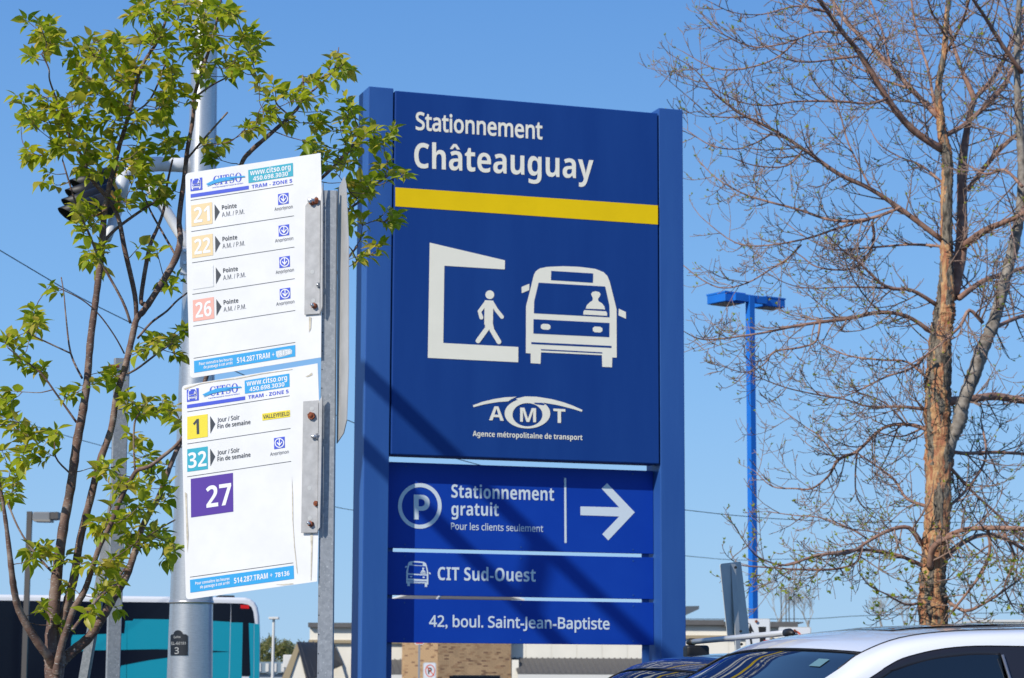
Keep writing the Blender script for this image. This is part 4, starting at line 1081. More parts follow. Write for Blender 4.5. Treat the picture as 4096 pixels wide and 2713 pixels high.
def road_sign(name, x0, y0, x1, Y, hgt, label, par_draw):
    pl = Plane(at(x0, y0, Y), Vector((1, 0.02, 0)))
    rt = root(name, (pl.hit((x0 + x1) / 2, y0).x, Y, 0), label, 'road sign')
    y1 = y0 + hgt
    o = slab('panel', rounded([(x0, y0, 8), (x1, y0, 8), (x1, y1, 8), (x0, y1, 8)], 0), pl, 0, 0.01, M['white_sheet'], rt)
    slab('border', rounded([(x0 - 3, y0 - 3, 9), (x1 + 3, y0 - 3, 9), (x1 + 3, y1 + 3, 9), (x0 - 3, y1 + 3, 9)], 0), pl, -0.004, 0.012, M['sign_back'], rt)
    b = MB(); c = pl.hit((x0 + x1) / 2, y0 + 6, -0.05); b.fbox(Vector((c.x - 0.035, c.y, 0)), Vector((0.05, 0, 0)), Vector((0, 0.03, 0)), Vector((0, 0, c.z))); b.out('post', M['galv'], rt)
    par_draw(pl, o, rt)
def draw_lane(pl, o, rt):
    l = 0.004
    poly('arrow', f7(872, 1200, 928, 1322, 890, 1312, 892, 1400, 905, 1480, 925, 1500, 880, 1500, 862, 1400, 862, 1310, 845, 1315), pl, l, M['black'], o)
    poly('arrow', f7(985, 1245, 1095, 1245, 1088, 1370, 1085, 1470, 1040, 1480, 1010, 1480, 1003, 1370), pl, l, M['black'], o)
    poly('print_line', f7(1060, 1435, 1165, 1432, 1165, 1444, 1060, 1447), pl, l + .002, M['orange_red'], o)
    b = MB(); p = pl.hit(*f7(957, 1170)[0], 0.01); b.tube([p, p + pl.n * 0.02], 0.02, 8); b.out('bolt', M['rust'], rt)
road_sign('road_sign', 2985, 2478, 3078, 32, 120, 'white road sign with black arrows behind the navy car', draw_lane)
def draw_ban(pl, o, rt):
    c = f7(1500, 1395)[0]
    ring('pictogram', c, (27, 27), (20, 20), pl, 0.004, M['orange_red'], o, 36)
    poly('pictogram', [(c[0] - 12, c[1] - 14), (c[0] + 12, c[1] - 14), (c[0] + 12, c[1] + 14), (c[0] - 12, c[1] + 14)], pl, 0.004, M['black'], o)
    b = MB(); p = pl.hit(*f7(1492, 1300)[0], 0.01); b.tube([p, p + pl.n * 0.02], 0.02, 8); b.out('bolt', M['rust'], rt)
road_sign('road_sign', 3117, 2511, 3242, 33, 150, 'white road sign with an orange prohibition ring above the white car roof', draw_ban)
n9 = crop(1500, 2540, 2.96)
def draw_np(pl, o, rt):
    c = n9(652, 425)[0]
    ring('pictogram', c, (19.5, 25), (16.5, 21.5), pl, 0.004, M['orange_red'], o, 32)
    text('P', n9(628, 465)[0], n9(672, 465)[0], 78 / 2.96, pl, 0.004, M['black'], o, -0.01)
    poly('print_line', n9(605, 375, 612, 368, 702, 478, 695, 486), pl, 0.008, M['orange_red'], o)
road_sign('road_sign', 1695, 2653, 1742, 57, 72, 'small no parking sign in front of the brick tower', draw_np)
pl = Plane(at(1677, 2560, 75), Vector((1, 0, 0)))
st_ = root('stop_sign', (pl.p0.x, 75, 0), 'red octagonal stop sign peeking out below the address panel', 'road sign')
oct_ = lambda r: [(1677 + r * math.cos(R(22.5 + 45 * k)), 2546 + r * math.sin(R(22.5 + 45 * k))) for k in range(8)]
o = slab('panel', oct_(36), pl, 0, 0.01, M['white_sheet'], st_); poly('face', oct_(32), pl, 0.005, M['orange_red'], o)
b = MB(); b.box(pl.p0.x - .03, 75.02, 0, pl.p0.x + .03, 75.08, pl.p0.z); b.out('post', M['galv'], st_)

# ------------------------------------------------------------------ shop building with brick tower
D = 110.0
def bx(px): return (px - CX) / F_PX * D
def bz(px, py, Y=D): return at(px, py, Y).z
shop = root('shop_building', (bx(2200), D, 0), 'low cream shop building with a brick entrance tower and grey metal roofs', 'building')
def wallbox(name, x0, x1, z0, z1, y0, y1, mt, par=shop):
    b = MB(); b.box(x0, y0, z0, x1, y1, z1); return b.out(name, mt, par)
zc_t = bz(1400, 2506); 
wallbox('wall', bx(1243), bx(1625), 0, bz(1400, 2562), D + 1.0, D + 14, M['cream'])
wallbox('wall', bx(1243), bx(1625), bz(1400, 2562) + 0.0, bz(1400, 2508), D + 1.02, D + 14, M['cream'])
wallbox('cornice', bx(1240), bx(1625), bz(1400, 2572), bz(1400, 2559), D + 0.8, D + 1.4, M['tan_band'])
wallbox('parapet_cap', bx(1238), bx(1625), bz(1400, 2508), bz(1400, 2490), D + 0.7, D + 14.1, M['metal_roof'])
# right wing: separate wall panels with joints
zj = bz(2300, 2633)
xs_ = [2040, 2110, 2211, 2312, 2413, 2514, 2615, 2716, 2817, 2918, 3019, 3085]
for i in range(len(xs_) - 1):
    wallbox('wall_panel', bx(xs_[i]) + 0.012, bx(xs_[i + 1]) - 0.012, zj, bz(2400, 2555), D + .5, D + .8, M['cream'])
wallbox('wall', bx(2030), bx(3190), 0, bz(2400, 2500), D + .52, D + 18.5, M['cream'])
wallbox('cornice', bx(2030), bx(3090), bz(2800, 2555), bz(2800, 2541), D + .35, D + .8, M['tan_band'])
wallbox('parapet_cap', bx(2030), bx(2897), bz(2800, 2500), bz(2800, 2479), D + .2, D + 18.6, M['metal_roof'])
wallbox('parapet_cap', bx(2898), bx(3190), bz(3100, 2508), bz(3100, 2487), D + .1, D + 18.6, M['metal_roof'])
wallbox('roof_edge', bx(3186), bx(3213), bz(3200, 2492), bz(3200, 2488), D + .15, D + 5, M['metal_roof'])
# awning roofs with standing seams
def awning(x0, x1, y_t, y_b, dtop, dbot, par=shop, rib=22.0, mt='metal_roof'):
    zt_, zb_ = bz((x0 + x1) / 2, y_t), bz((x0 + x1) / 2, y_b)
    b = MB(); A0 = Vector((bx(x0), D + dtop, zt_)); A1 = Vector((bx(x1), D + dtop, zt_)); B0 = Vector((bx(x0) + 0.28, D + dbot, zb_)); B1 = Vector((bx(x1), D + dbot, zb_))
    b.prism([A0, A1, B1, B0], Vector((0, 0, -0.08)))
    rf = b.out('awning_roof', M[mt], par)
    b = MB(); b.box(bx(x0) + 0.28, D + dbot - 0.02, zb_ - 0.30, bx(x1), D + dbot + 0.1, zb_ - 0.085); b.out('fascia', M['fascia'], rf)
    n_ = int((x1 - x0) / rib); me = None
    for i in range(n_):
        t = (i + 0.5) / n_
        p = A0.lerp(A1, t); q = B0.lerp(B1, t)
        if me is None:
            bb = MB(); wv = Vector((0.035, 0, 0)); bb.fbox(p - wv, wv * 2, q - p, Vector((0, 0, 0.04))); o = bb.out('roof_rib', M[mt], rf); me = o.data; p00 = p.copy()
        else:
            o = bpy.data.objects.new('roof_rib', me); COL.objects.link(o); o.parent = rf; o.location = p - p00
    return rf
awning(2053, 2760, 2634, 2692, 0.45, -0.5)
awning(1410, 1620, 2638, 2692, 0.95, 0.1)
wallbox('return_wall', bx(2053), bx(2080), 0.5, bz(2060, 2640), D - .2, D + 0.5, M['cream'])
# small gable left
gz = lambda x, y: Vector((bx(x), D - 1.5, bz(x, y, D - 1.5)))
b = MB(); A0 = Vector((bx(1213), D - 1.6, bz(1213, 2572))); 
gl = Vector((bx(1155), D - 1.6, bz(1155, 2716)))
b.prism([gl + Vector((0.30, 0.1, -0.3)), Vector((bx(1256), D - 1.5, gl.z - 0.3)), A0 + Vector((0.06, 0.1, -0.30))], Vector((0, 2.4, 0)))
gb = b.out('gable_wall', M['cream'], shop)
b = MB(); b.prism([gl, gl + Vector((0.35, 0, 0)), A0 + Vector((0.12, 0, -0.28)), A0], Vector((0, 0.2, 0))); b.out('barge_board', M['tan_band'], shop)
rA = Vector((bx(1213), D - 1.7, bz(1213, 2570))); rB = Vector((bx(1340), D + 0.9, bz(1340, 2570))); rC = Vector((bx(1380), D + 0.9, bz(1380, 2655))); rD = Vector((bx(1258), D - 1.7, bz(1258, 2720)))
b = MB(); b.prism([rA, rB, rC, rD], Vector((0, 0, -0.06))); gr = b.out('gable_roof', M['metal_roof'], shop)
for i in range(8):
    t = (i + 0.5) / 8; p = rA.lerp(rB, t); q = rD.lerp(rC, t)
    b = MB(); b.fbox(p - Vector((0.02, 0, 0)), Vector((0.04, 0.02, 0)), q - p, Vector((0, 0, 0.05))); b.out('roof_rib', M['metal_roof'], gr)
# brick tower, corner towards the viewer
xc = bx(1763); u1 = Vector((-0.80, 0.60, 0)).normalized(); u2 = Vector((0.955, 0.296, 0)).normalized()
corner = Vector((xc, D - 1.2, 0))
def face_len(u, px_end):
    # distance along u at which the photo column is reached
    k = (px_end - CX) / F_PX
    return (k * corner.y - corner.x) / (u.x - k * u.y)
l1 = face_len(u1, 1617); l2 = face_len(u2, 2050)
ztw = bz(1763, 2400)
tower = root('brick_tower', corner, 'square tan brick entrance tower with scattered dark bricks', 'building')
b = MB(); q3 = corner + u1 * l1 + u2 * l2
b.prism([corner + (u1 + u2) * 0.03, corner + u1 * l1 + u2 * 0.03, q3, corner + u2 * l2 + u1 * 0.03], Vector((0, 0, ztw))); b.out('core', M['mortar'], tower)
# bricks: the largest as parts, the rest in one mesh
rnd = random.Random(3); stuffb = MB(); cnt = 0; brick_me = {}
rows_ = int((ztw - 1.0) / 0.0775)
for face, (u, ln_) in enumerate(((u1, l1), (u2, l2))):
    nn = Vector((u.y, -u.x, 0)); nn = -nn if nn.y > 0 else nn
    for r_ in range(rows_):
        z = 1.0 + r_ * 0.0775; s = -0.11 * (r_ % 2) ; 
        while s < ln_ - 0.02:
            a = max(s, 0.0); e_ = min(s + 0.21, ln_)
            if e_ - a > 0.04:
                win = (face == 1 and z < bz(1900, 2706) and 0.55 < a < ln_ - 0.55)
                if not win:
                    dark = rnd.random() < (0.055 if face else 0.07) or (cnt and rnd.random() < 0.0)
                    if rnd.random() < 0.02: dark = True
                    mid = (not dark) and rnd.random() < 0.16
                    pr = 0.002 + rnd.random() * 0.006
                    full = (e_ - a) > 0.205
                    vis = z < bz(1900, 2575)
                    if full and vis and cnt < 295:
                        key = (face, dark, mid)
                        p = corner + u * (a + 0.005) + Vector((0, 0, z)) + nn * pr
                        if key not in brick_me:
                            bb = MB(); bb.fbox(Vector((0, 0, 0)), u * 0.20, -nn * 0.06, Vector((0, 0, 0.068)))
                            me = bpy.data.meshes.new('brick'); me.from_pydata([tuple(v) for v in bb.v], [], bb.f)
                            me.materials.append(M['brick_dark' if dark else ('brick_mid' if mid else 'brick')]); brick_me[key] = me
                        o = bpy.data.objects.new('brick', brick_me[key]); COL.objects.link(o); o.parent = tower; o.location = p - tower.location
                        cnt += 1
                    else:
                        stuffb.fbox(corner + u * (a + 0.005) + Vector((0, 0, z)) + nn * pr, u * (e_ - a - 0.01), -nn * 0.06, Vector((0, 0, 0.068)), 1 if dark else (2 if mid else 0))
            s += 0.21
o = stuffb.out('brickwork', None, tower, mats=[M['brick'], M['brick_dark'], M['brick_mid']]); o['kind'] = 'stuff'
nn2 = Vector((u2.y, -u2.x, 0)); 
b = MB(); b.fbox(corner + u2 * 0.55 + Vector((0, 0, 0.2)) + nn2 * 0.01, u2 * (l2 - 1.1), -nn2 * 0.04, Vector((0, 0, bz(1900, 2704) - 0.2))); b.out('window', M['bus_black'], tower)
# hipped roof with pale edges
ap = (corner + q3) / 2 + Vector((0, 0, ztw + 0.9)); ov = 0.35
cs4 = [corner - (u1 + u2) * ov, corner + u2 * (l2 + ov) - u1 * ov, q3 + (u1 + u2) * ov, corner + u1 * (l1 + ov) - u2 * ov]
cs4 = [c + Vector((0, 0, ztw)) for c in cs4]
b = MB(); b.add(cs4 + [ap], [(0, 1, 4), (1, 2, 4), (2, 3, 4), (3, 0, 4), (3, 2, 1, 0)]); trf = b.out('roof', M['metal_roof'], tower)
for c in cs4:
    b = MB(); b.tube([c, ap], 0.06, 6); b.out('ridge_cap', M['fascia'], trf)
# canopy edge, rooftop rods
b = MB(); b.prism([at(2650, 2427, 100), at(2797, 2424, 100), at(2796, 2437, 100), at(2742, 2462, 100), at(2650, 2500, 100)], Vector((0, 6, 0)))
tagit(b.out('canopy', M['canopy_grey']), 'grey wedge shaped canopy edge just right of the totem', 'canopy')
rods = root('rooftop_frame', (bx(3150), D + 4, bz(3150, 2488)), 'four thin dark rods standing on the far roof', 'frame')
for x, yt in ((3124, 2352), (3143, 2354), (3155, 2350), (3175, 2351)):
    p = at(x, yt, D + 4); b = MB(); b.tube([(p.x, p.y, rods.location.z), tuple(p)], 0.026, 6); b.out('rod', M['bronze'], rods)
for xa, xb_, y in ((3122, 3145, 2354), (3153, 3177, 2351)):
    b = MB(); b.tube([at(xa, y, D + 4), at(xb_, y, D + 4)], 0.025, 6); b.out('crossbar', M['bronze'], rods)
# right far building, left far roof
b = MB(); p = at(3915, 2488, 130); b.box(p.x, 130, 0, p.x + 14, 150, p.z); fb = root('far_building', (p.x, 130, 0), 'plain cream building at the far right edge', 'building'); b.out('wall', M['cream'], fb)
b = MB(); b.box(p.x - 0.1, 129.9, p.z, p.x + 14.1, 150.1, p.z + 0.12); b.out('parapet_cap', M['fascia'], fb)
YF = 150.0
fl = root('far_building', (at(1080, 2650, YF).x, YF, 0), 'low blue grey roofed building beside the white lamp', 'building')
xa, xb_ = at(900, 2650, YF).x, at(1180, 2650, YF).x; zt_ = at(1100, 2648, YF).z
b = MB(); b.box(xa, YF, 0, xb_, YF + 12, zt_ - 0.75); b.out('wall', mat('pale_blue_wall', (0.38, 0.42, 0.45), 0.8), fl)
b = MB(); b.box(xa - .2, YF - .3, zt_ - 0.7, xb_ + .2, YF + 12, zt_); rf = b.out('roof', M['blue_roof'], fl)
for i in range(9):
    x = xa + (xb_ - xa) * (i + .5) / 9; b = MB(); b.box(x - .1, YF - .36, zt_ - .62, x + .1, YF - .3, zt_ - .1); b.out('roof_rib', M['fascia'], rf)
for i, x in enumerate((1152, 1185)):
    p = at(x, 2645, YF - 8); b = MB(); b.box(p.x - .3, YF - 8, 0.0 if 0 else p.z - 0.4, p.x + .3, YF - 7, p.z + .38 - .1 * i)
    o = bevel(b.out('roof_unit', M['fascia'], fl), 0.05)
p = at(1095, 2475, 100); wl = root('street_lamp', (p.x, 100, 0), 'white far lamp post left of the totem', 'lamp')
b = MB(); b.tube([(p.x, 100, 0), (p.x, 100, p.z)], [0.075, 0.055], 10); b.out('pole', M['fascia'], wl)
b = MB(); b.box(p.x - .2, 99.8, p.z - .03, p.x + .22, 100.2, p.z + .07); bevel(b.out('lamp_head', M['fascia'], wl), 0.02)

# ------------------------------------------------------------------ trees
def leaf_template(L_=1.0, curl=0.25, fold=0.30, wid=1.0):
    ts = [0, .12, .35, .62, .84, 1.0]; wd = [0.0, .20, .31, .235, .09, 0.0]
    v, f = [], []
    mid = [Vector((0, t, -curl * t * t)) for t in ts]
    v += mid
    Lf = [Vector((-wd[i] * wid, ts[i] + .01, -curl * ts[i] ** 2 + fold * wd[i])) for i in range(1, 5)]
    Rt_ = [Vector((wd[i] * wid, ts[i] + .01, -curl * ts[i] ** 2 + fold * wd[i])) for i in range(1, 5)]
    v += Lf + Rt_
    f += [(0, 1, 6), (6, 1, 2, 7), (7, 2, 3, 8), (8, 3, 4, 9), (9, 4, 5)]
    f += [(0, 10, 1), (10, 11, 2, 1), (11, 12, 3, 2), (12, 13, 4, 3), (13, 5, 4)]
    return v, f
TEMPL = [leaf_template(1, c, fo, wi) for c, fo, wi in ((.15, .35, 1.0), (.35, .25, 1.15), (.05, .5, .85), (.5, .3, 1.0), (.25, .7, .8))]
def frame(d, roll, rnd):
    d = d.normalized(); s = d.cross(Vector((0, 0, 1)))
    if s.length < 1e-3: s = Vector((1, 0, 0))
    s.normalize(); u = s.cross(d)
    c, s_ = math.cos(roll), math.sin(roll)
    x = s * c + u * s_; z = -s * s_ + u * c
    return Matrix((x, d, z)).transposed()

# --- young tree
rt = random.Random(11)
YT = 9.8
tb = at(217, 2713, YT)
tree = root('young_tree', (tb.x, tb.y, 0.14), 'young multi-stemmed tree with fresh green leaves, left of the route panels', 'tree')
c4 = crop(0, 0, 1.206); c5 = crop(0, 1200, 1.307)
stems = {
 'trunk': (0, 0, [(216, 3400, 42), (217, 3000, 40), (217, 2713, 39), (219, 2660, 40), (222, 2625, 42), (225, 2600, 34)]),
 'A': (-.02, -.35, [(215, 2660, 24), (195, 2628, 19), (165, 2590, 17), (118, 2519, 16.5), (77, 2442, 15), (59, 2374, 14), (47, 2290, 12.5), (27, 2118, 9), (4, 1965, 7), (-25, 1830, 5), (-10, 1700, 4)]),
 'B': (0, 0, [(212, 2630, 27), (204, 2566, 24.5), (217, 2418, 23.5), (227, 2302, 22), (252, 2118, 20), (283, 1950, 18), (306, 1781, 18), (329, 1659, 17), (348, 1529, 15), (363, 1353, 14.5), (383, 1200, 13.5), (398, 1078, 14), (410, 950, 14), (417, 860, 12), (435, 755, 11), (459, 668, 10), (473, 600, 9.5), (514, 464, 8.5), (564, 274, 7), (630, 166, 6), (663, 83, 5), (690, -20, 4)]),
 'C': (.02, .12, [(232, 2600, 22), (251, 2492, 20), (268, 2418, 19), (284, 2359, 18), (298, 2300, 17), (321, 2156, 15), (360, 2003, 15), (398, 1850, 14), (444, 1720, 13.5), (467, 1583, 13), (501, 1468, 13), (528, 1353, 13), (547, 1276, 13), (580, 1236, 13), (655, 1119, 13.5), (705, 1028, 14), (721, 954, 12), (717, 871, 11), (738, 705, 10), (750, 597, 9), (771, 481, 8), (779, 381, 7.5), (808, 282, 7), (837, 199, 6), (858, 124, 5), (871, 66, 4.5), (887, -15, 4)]),
 'D': (-.05, -.30, [(228, 2690, 20), (231, 2655, 16), (251, 2566, 15), (272, 2507, 14), (293, 2442, 14), (313, 2409, 14), (340, 2359, 12.5), (361, 2300, 11.5), (398, 2187, 11), (444, 2095, 10), (490, 1980, 10), (528, 1911, 9), (551, 1881, 8.5), (597, 1866, 8), (650, 1827, 7.5), (712, 1774, 7), (760, 1700, 6), (800, 1580, 5)]),
 'E': (.03, .40, [(240, 2655, 24), (257, 2634, 23), (296, 2601, 21), (355, 2551, 19.5), (405, 2477, 18.5), (443, 2412, 17), (473, 2359, 16.5), (508, 2300, 15), (536, 2217, 13.5), (566, 2118, 12.5), (604, 2042, 12), (635, 1988, 11), (666, 1904, 10), (696, 1827, 9.5), (727, 1758, 9), (790, 1620, 8.5), (850, 1400, 9), (880, 1100, 9), (915, 830, 9), (964, 661, 9), (1003, 605, 9.5), (1078, 539, 8.5), (1161, 464, 7), (1202, 415, 6.5), (1214, 357, 5), (1210, 300, 3)]),
}
# side branches: (depth start, depth end, points)
side = [
 (.15, .2, [(580, 1215, 9), (564, 1194, 9), (597, 995, 9), (630, 912, 7), (655, 838, 6), (668, 740, 5), (690, 640, 4)]),
 (.12, -.1, [(545, 1270, 9), (539, 1178, 10), (498, 995, 10), (473, 871, 9), (431, 796, 8), (357, 705, 8), (332, 630, 7), (282, 564, 6), (265, 464, 4)]),
 (.0, .2, [(412, 970, 7), (463, 917, 6.5), (550, 853, 6), (621, 808, 5), (700, 760, 4)]),
 (.0, -.15, [(522, 1293, 6), (489, 1202, 5.5), (398, 1036, 5), (357, 937, 5), (315, 846, 4), (286, 760, 4), (250, 640, 3)]),
 (.1, .3, [(706, 1028, 5), (650, 930, 4.5), (600, 840, 4), (560, 740, 3)]),
 (.3, .5, [(850, 1400, 7), (1000, 1050, 7), (1200, 800, 7), (1327, 675, 7), (1373, 625, 6.5), (1404, 590, 5), (1440, 540, 4)]),
 (.4, .7, [(1200, 1120, 6), (1340, 900, 5.5), (1389, 843, 5.5), (1450, 797, 5), (1500, 740, 4), (1560, 700, 3)]),
 (.4, .6, [(1150, 1250, 6), (1340, 1100, 5), (1396, 1027, 4.5), (1430, 985, 4)]),
 (-.1, .0, [(228, 2300, 5), (191, 2271, 5), (115, 2179, 4.5), (69, 2103, 4), (34, 2019, 4)]),
 (.0, -.1, [(306, 1690, 5), (230, 1583, 4), (161, 1491, 4), (69, 1422, 3), (30, 1390, 2.5)]),
 (.0, .1, [(329, 1514, 4.5), (283, 1414, 4), (264, 1269, 3), (256, 1180, 2.5), (245, 1110, 2.5)]),
 (.0, -.1, [(283, 1414, 3.5), (161, 1357, 3), (110, 1330, 2.5)]),
 (.0, .0, [(275, 1889, 4), (222, 1827, 3.5), (222, 1736, 3)]),
 (.1, .2, [(513, 1495, 4.5), (559, 1468, 4.5), (650, 1399, 4), (700, 1370, 3)]),
 (.1, .3, [(551, 1353, 5), (604, 1292, 5), (666, 1246, 4.5), (712, 1200, 4), (780, 1150, 3)]),
 (.1, -.1, [(497, 1414, 3.5), (459, 1345, 3), (398, 1261, 3), (329, 1200, 2.5), (230, 1150, 2)]),
 (-.2, -.2, [(540, 1881, 4), (535, 1781, 4), (539, 1690, 4), (560, 1650, 3)]),
 (-.3, -.1, [(291, 2519, 7), (340, 2455, 6), (393, 2395, 6), (461, 2338, 5), (500, 2300, 4)]),
 (.3, .35, [(480, 2300, 6), (545, 2220, 5), (560, 2190, 4.5), (650, 2180, 4), (690, 2165, 3)]),
 (.3, .2, [(560, 2195, 3), (600, 2140, 3), (700, 2080, 3)]),
 (.1, .3, [(779, 390, 5), (850, 340, 4), (930, 300, 3)]), (.1, .0, [(745, 640, 5), (830, 540, 4.5), (910, 450, 4)]),
 (.0, -.2, [(564, 274, 4), (480, 330, 3.5), (390, 240, 3), (350, 180, 2.5)]),
 (.0, .2, [(514, 464, 4), (600, 400, 4), (660, 260, 3.5), (690, 180, 3)]),
 (-.1, -.2, [(282, 564, 4), (232, 415, 4), (199, 323, 3.5), (195, 274, 3), (166, 216, 3)]),
 (.4, .5, [(1161, 464, 4), (1110, 420, 3), (1090, 370, 2)]), (.4, .5, [(1205, 400, 4), (1290, 330, 4), (1340, 270, 3), (1355, 190, 2)]),
]
skel = []      # sample points (3D) for attaching twigs
def run(pts, o0, o1, sub=4):
    sp = smooth_poly(pts, sub); n = len(sp); P_, R_ = [], []
    for i, (x, y, r) in enumerate(sp):
        Y = YT + o0 + (o1 - o0) * (i / (n - 1))
        P_.append(at(x, y, Y)); R_.append(r * Y / F_PX)
    return P_, R_
for nm, (o0, o1, pts) in stems.items():
    P_, R_ = run(pts, o0, o1, 5)
    R_ = [r * (1 + 0.05 * math.sin(i * 2.3) + 0.03 * rt.uniform(-1, 1)) for i, r in enumerate(R_)]
    if nm == 'trunk': P_ = [p for p in P_]; 
    P_ = [p if p.z > 0.13 else Vector((p.x, p.y, 0.13)) for p in P_]
    b = MB(); b.tube(P_, R_, 12); b.out('trunk' if nm == 'trunk' else 'stem', M['bark_young'], tree, True)
    if nm != 'trunk': skel += [p for p in P_[len(P_) // 3:]]
for (o0, o1, pts) in side:
    P_, R_ = run(pts, o0, o1, 4)
    b = MB(); b.tube(P_, R_, 8); b.out('branch', M['bark_young'], tree, True)
    skel += P_
G4 = [(180,120,80,50,9),(250,190,80,60,10),(150,262,20,10,2),(180,470,110,60,9),(200,570,130,80,18),(380,300,70,40,6),(450,230,120,70,12),(560,260,110,90,16),(400,420,110,90,16),(560,420,100,100,16),(700,100,90,100,12),(760,30,100,50,10),(900,60,120,80,15),(1080,40,90,50,11),(740,200,80,80,10),(960,200,100,80,13),(1170,200,100,70,13),(1190,280,60,70,8),(1060,330,100,60,10),(650,350,100,80,12),(800,350,80,80,10),(850,480,100,70,10),(730,520,110,80,12),(600,570,100,80,12),(450,620,110,80,12),(300,560,100,80,12),(330,720,100,80,14),(200,740,80,60,7),(450,800,110,80,14),(260,860,70,40,4),(600,760,80,60,7),(720,700,100,60,9),(840,690,70,60,7),(1000,720,100,50,9),(700,820,90,70,9),(620,940,90,60,8),(780,900,90,60,8),(450,1000,90,70,8),(430,1080,70,60,6),(480,1240,80,70,10),(720,1200,50,40,4),(270,1370,50,35,3),(1300,420,90,50,9),(1250,520,80,60,7),(1240,600,60,70,6),(1380,590,50,40,3),(1480,440,80,80,10),(1600,340,110,70,11),(1520,540,50,80,7),(1620,270,50,30,3),(1680,500,50,50,4),(1660,590,80,60,7),(1520,690,80,50,8),(1700,680,90,60,10),(1620,780,90,60,10),(1790,650,70,60,6),(1740,850,90,70,10),(1890,820,90,70,9),(1850,640,80,50,8),(1720,950,80,70,8),(1880,1040,70,50,6),(1700,1060,70,60,6),(1770,1190,80,60,8),(850,1360,60,40,4),(990,120,60,100,6)]
G5 = [(165,70,45,50,6),(180,160,60,50,6),(60,230,60,50,6),(130,330,50,40,4),(235,360,50,15,3),(345,470,50,45,5),(40,520,60,50,6),(60,640,80,60,8),(170,700,70,50,7),(275,690,60,40,5),(90,780,80,50,7),(210,790,60,40,4),(60,900,90,60,8),(60,1000,60,60,7),(550,400,70,50,7),(850,210,110,45,10),(965,180,20,50,3),(930,285,20,15,2),(740,250,40,30,2),(720,500,80,50,8),(860,540,70,50,6),(700,590,50,40,3),(800,590,60,50,5),(925,630,30,40,3),(730,740,25,40,2),(680,700,20,10,1),(580,880,70,50,6),(790,830,80,40,5),(620,980,70,60,6),(760,930,80,60,7),(850,1000,60,60,5),(740,1080,80,60,7),(640,1100,70,60,6),(520,1180,70,60,7),(640,1200,80,60,7),(680,1260,50,40,4),(840,1180,60,40,4),(900,1220,50,70,6),(880,1320,40,40,4),(790,1260,40,30,2),(270,1270,50,40,4),(200,1340,70,50,5),(335,1370,40,40,3),(440,1340,50,60,4),(540,1400,50,40,3),(340,1490,20,20,2),(610,1370,40,40,3),(560,1480,60,50,5),(165,1290,30,25,2)]
GB = [(580, 400, 40, 40, 2), (1420, 120, 80, 70, 4), (1640, 480, 60, 20, 1), (1350, 260, 60, 50, 3), (1190, 480, 40, 20, 2), (820, 680, 30, 30, 1)]
shoots = []
for G, cf in ((G4, c4), (G5, c5), (GB, b3)):
    for (x, y, rx, ry, n) in G:
        for _ in range(max(1, int(n * 0.78 + 0.5))):
            a = rt.random() * 6.283; rr_ = math.sqrt(rt.random())
            px, py = cf(x + rx * rr_ * math.cos(a), y + ry * rr_ * math.sin(a))[0]
            shoots.append((px, py))
kd = kdtree.KDTree(len(skel))
for i, p in enumerate(skel): kd.insert(p, i)
kd.balance()
sh3 = []
for px, py in shoots:
    p0 = at(px, py, YT)
    co, i, dd_ = kd.find(p0)
    Yn = co.y + max(-.28, min(.28, rt.gauss(0, 0.16)))
    Yn = max(9.0, min(11.0, Yn))
    sh3.append(at(px, py, Yn))
order = sorted(range(len(sh3)), key=lambda i: kd.find(sh3[i])[2])
nodes = list(skel); tw = MB()
leaves = []
for i in order:
    p = sh3[i]; best = None; bc = 1e9
    for q in nodes:
        d_ = p - q
        if abs(d_.x) > 0.6 or abs(d_.z) > 0.6: continue
        l_ = d_.length
        c = l_ + max(0, -d_.z) * 1.3 + (0.06 if l_ < 0.03 else 0)
        if c < bc: bc = c; best = q
    if best is None: continue
    d_ = p - best
    md = best + d_ * 0.5 + Vector((rt.uniform(-1, 1), rt.uniform(-1, 1), -0.5)) * (0.10 * d_.length)
    m1_ = best + (md - best) * 0.55 + Vector((rt.uniform(-1, 1), rt.uniform(-1, 1), rt.uniform(-1, 1))) * (0.03 * d_.length)
    r0 = 0.0016 + 0.007 * min(d_.length, .35)
    pts = smooth_poly([tuple(best), tuple(m1_), tuple(md), tuple(p)], 2)
    tw.tube(pts, [r0 + (0.0014 - r0) * k / (len(pts) - 1) for k in range(len(pts))], 5, False)
    nodes += [m1_, md, Vector(pts[-2])]
    td = (p - md).normalized()
    td = (td + Vector((0, 0, 0.35))).normalized()
    nl = rt.choice((5, 6, 6, 7, 7, 8))
    ph = rt.random() * 6.28
    s_ = td.orthogonal().normalized(); u_ = td.cross(s_)
    for k in range(nl):
        an = ph + k * 2.4
        rad = s_ * math.cos(an) + u_ * math.sin(an)
        spread = 0.35 + 0.9 * (k / nl)
        dl = (td * (1.1 - 0.75 * k / nl) + rad * spread + Vector((0, 0, -0.30 - rt.random() * 0.3))).normalized()
        L_ = rt.uniform(0.036, 0.072) * (0.85 if k == 0 else 1)
        bp = p - td * (0.035 * k / nl) + dl * 0.006
        leaves.append((bp, dl, rt.uniform(-0.7, 0.7), L_, rt.randrange(5), rt.uniform(0.8, 1.15)))
o = tw.out('twigs', M['bark_young'], tree, True); o['kind'] = 'stuff'
leaves.sort(key=lambda l: -l[3])
lm = []
for v, f in TEMPL:
    me = bpy.data.meshes.new('leaf'); me.from_pydata([tuple(x) for x in v], [], f); me.materials.append(M['leaf'])
    me.polygons.foreach_set('use_smooth', [True] * len(me.polygons)); lm.append(me)
crown = bpy.data.objects.new('crown', None); COL.objects.link(crown); crown.parent = tree
fol = MB()
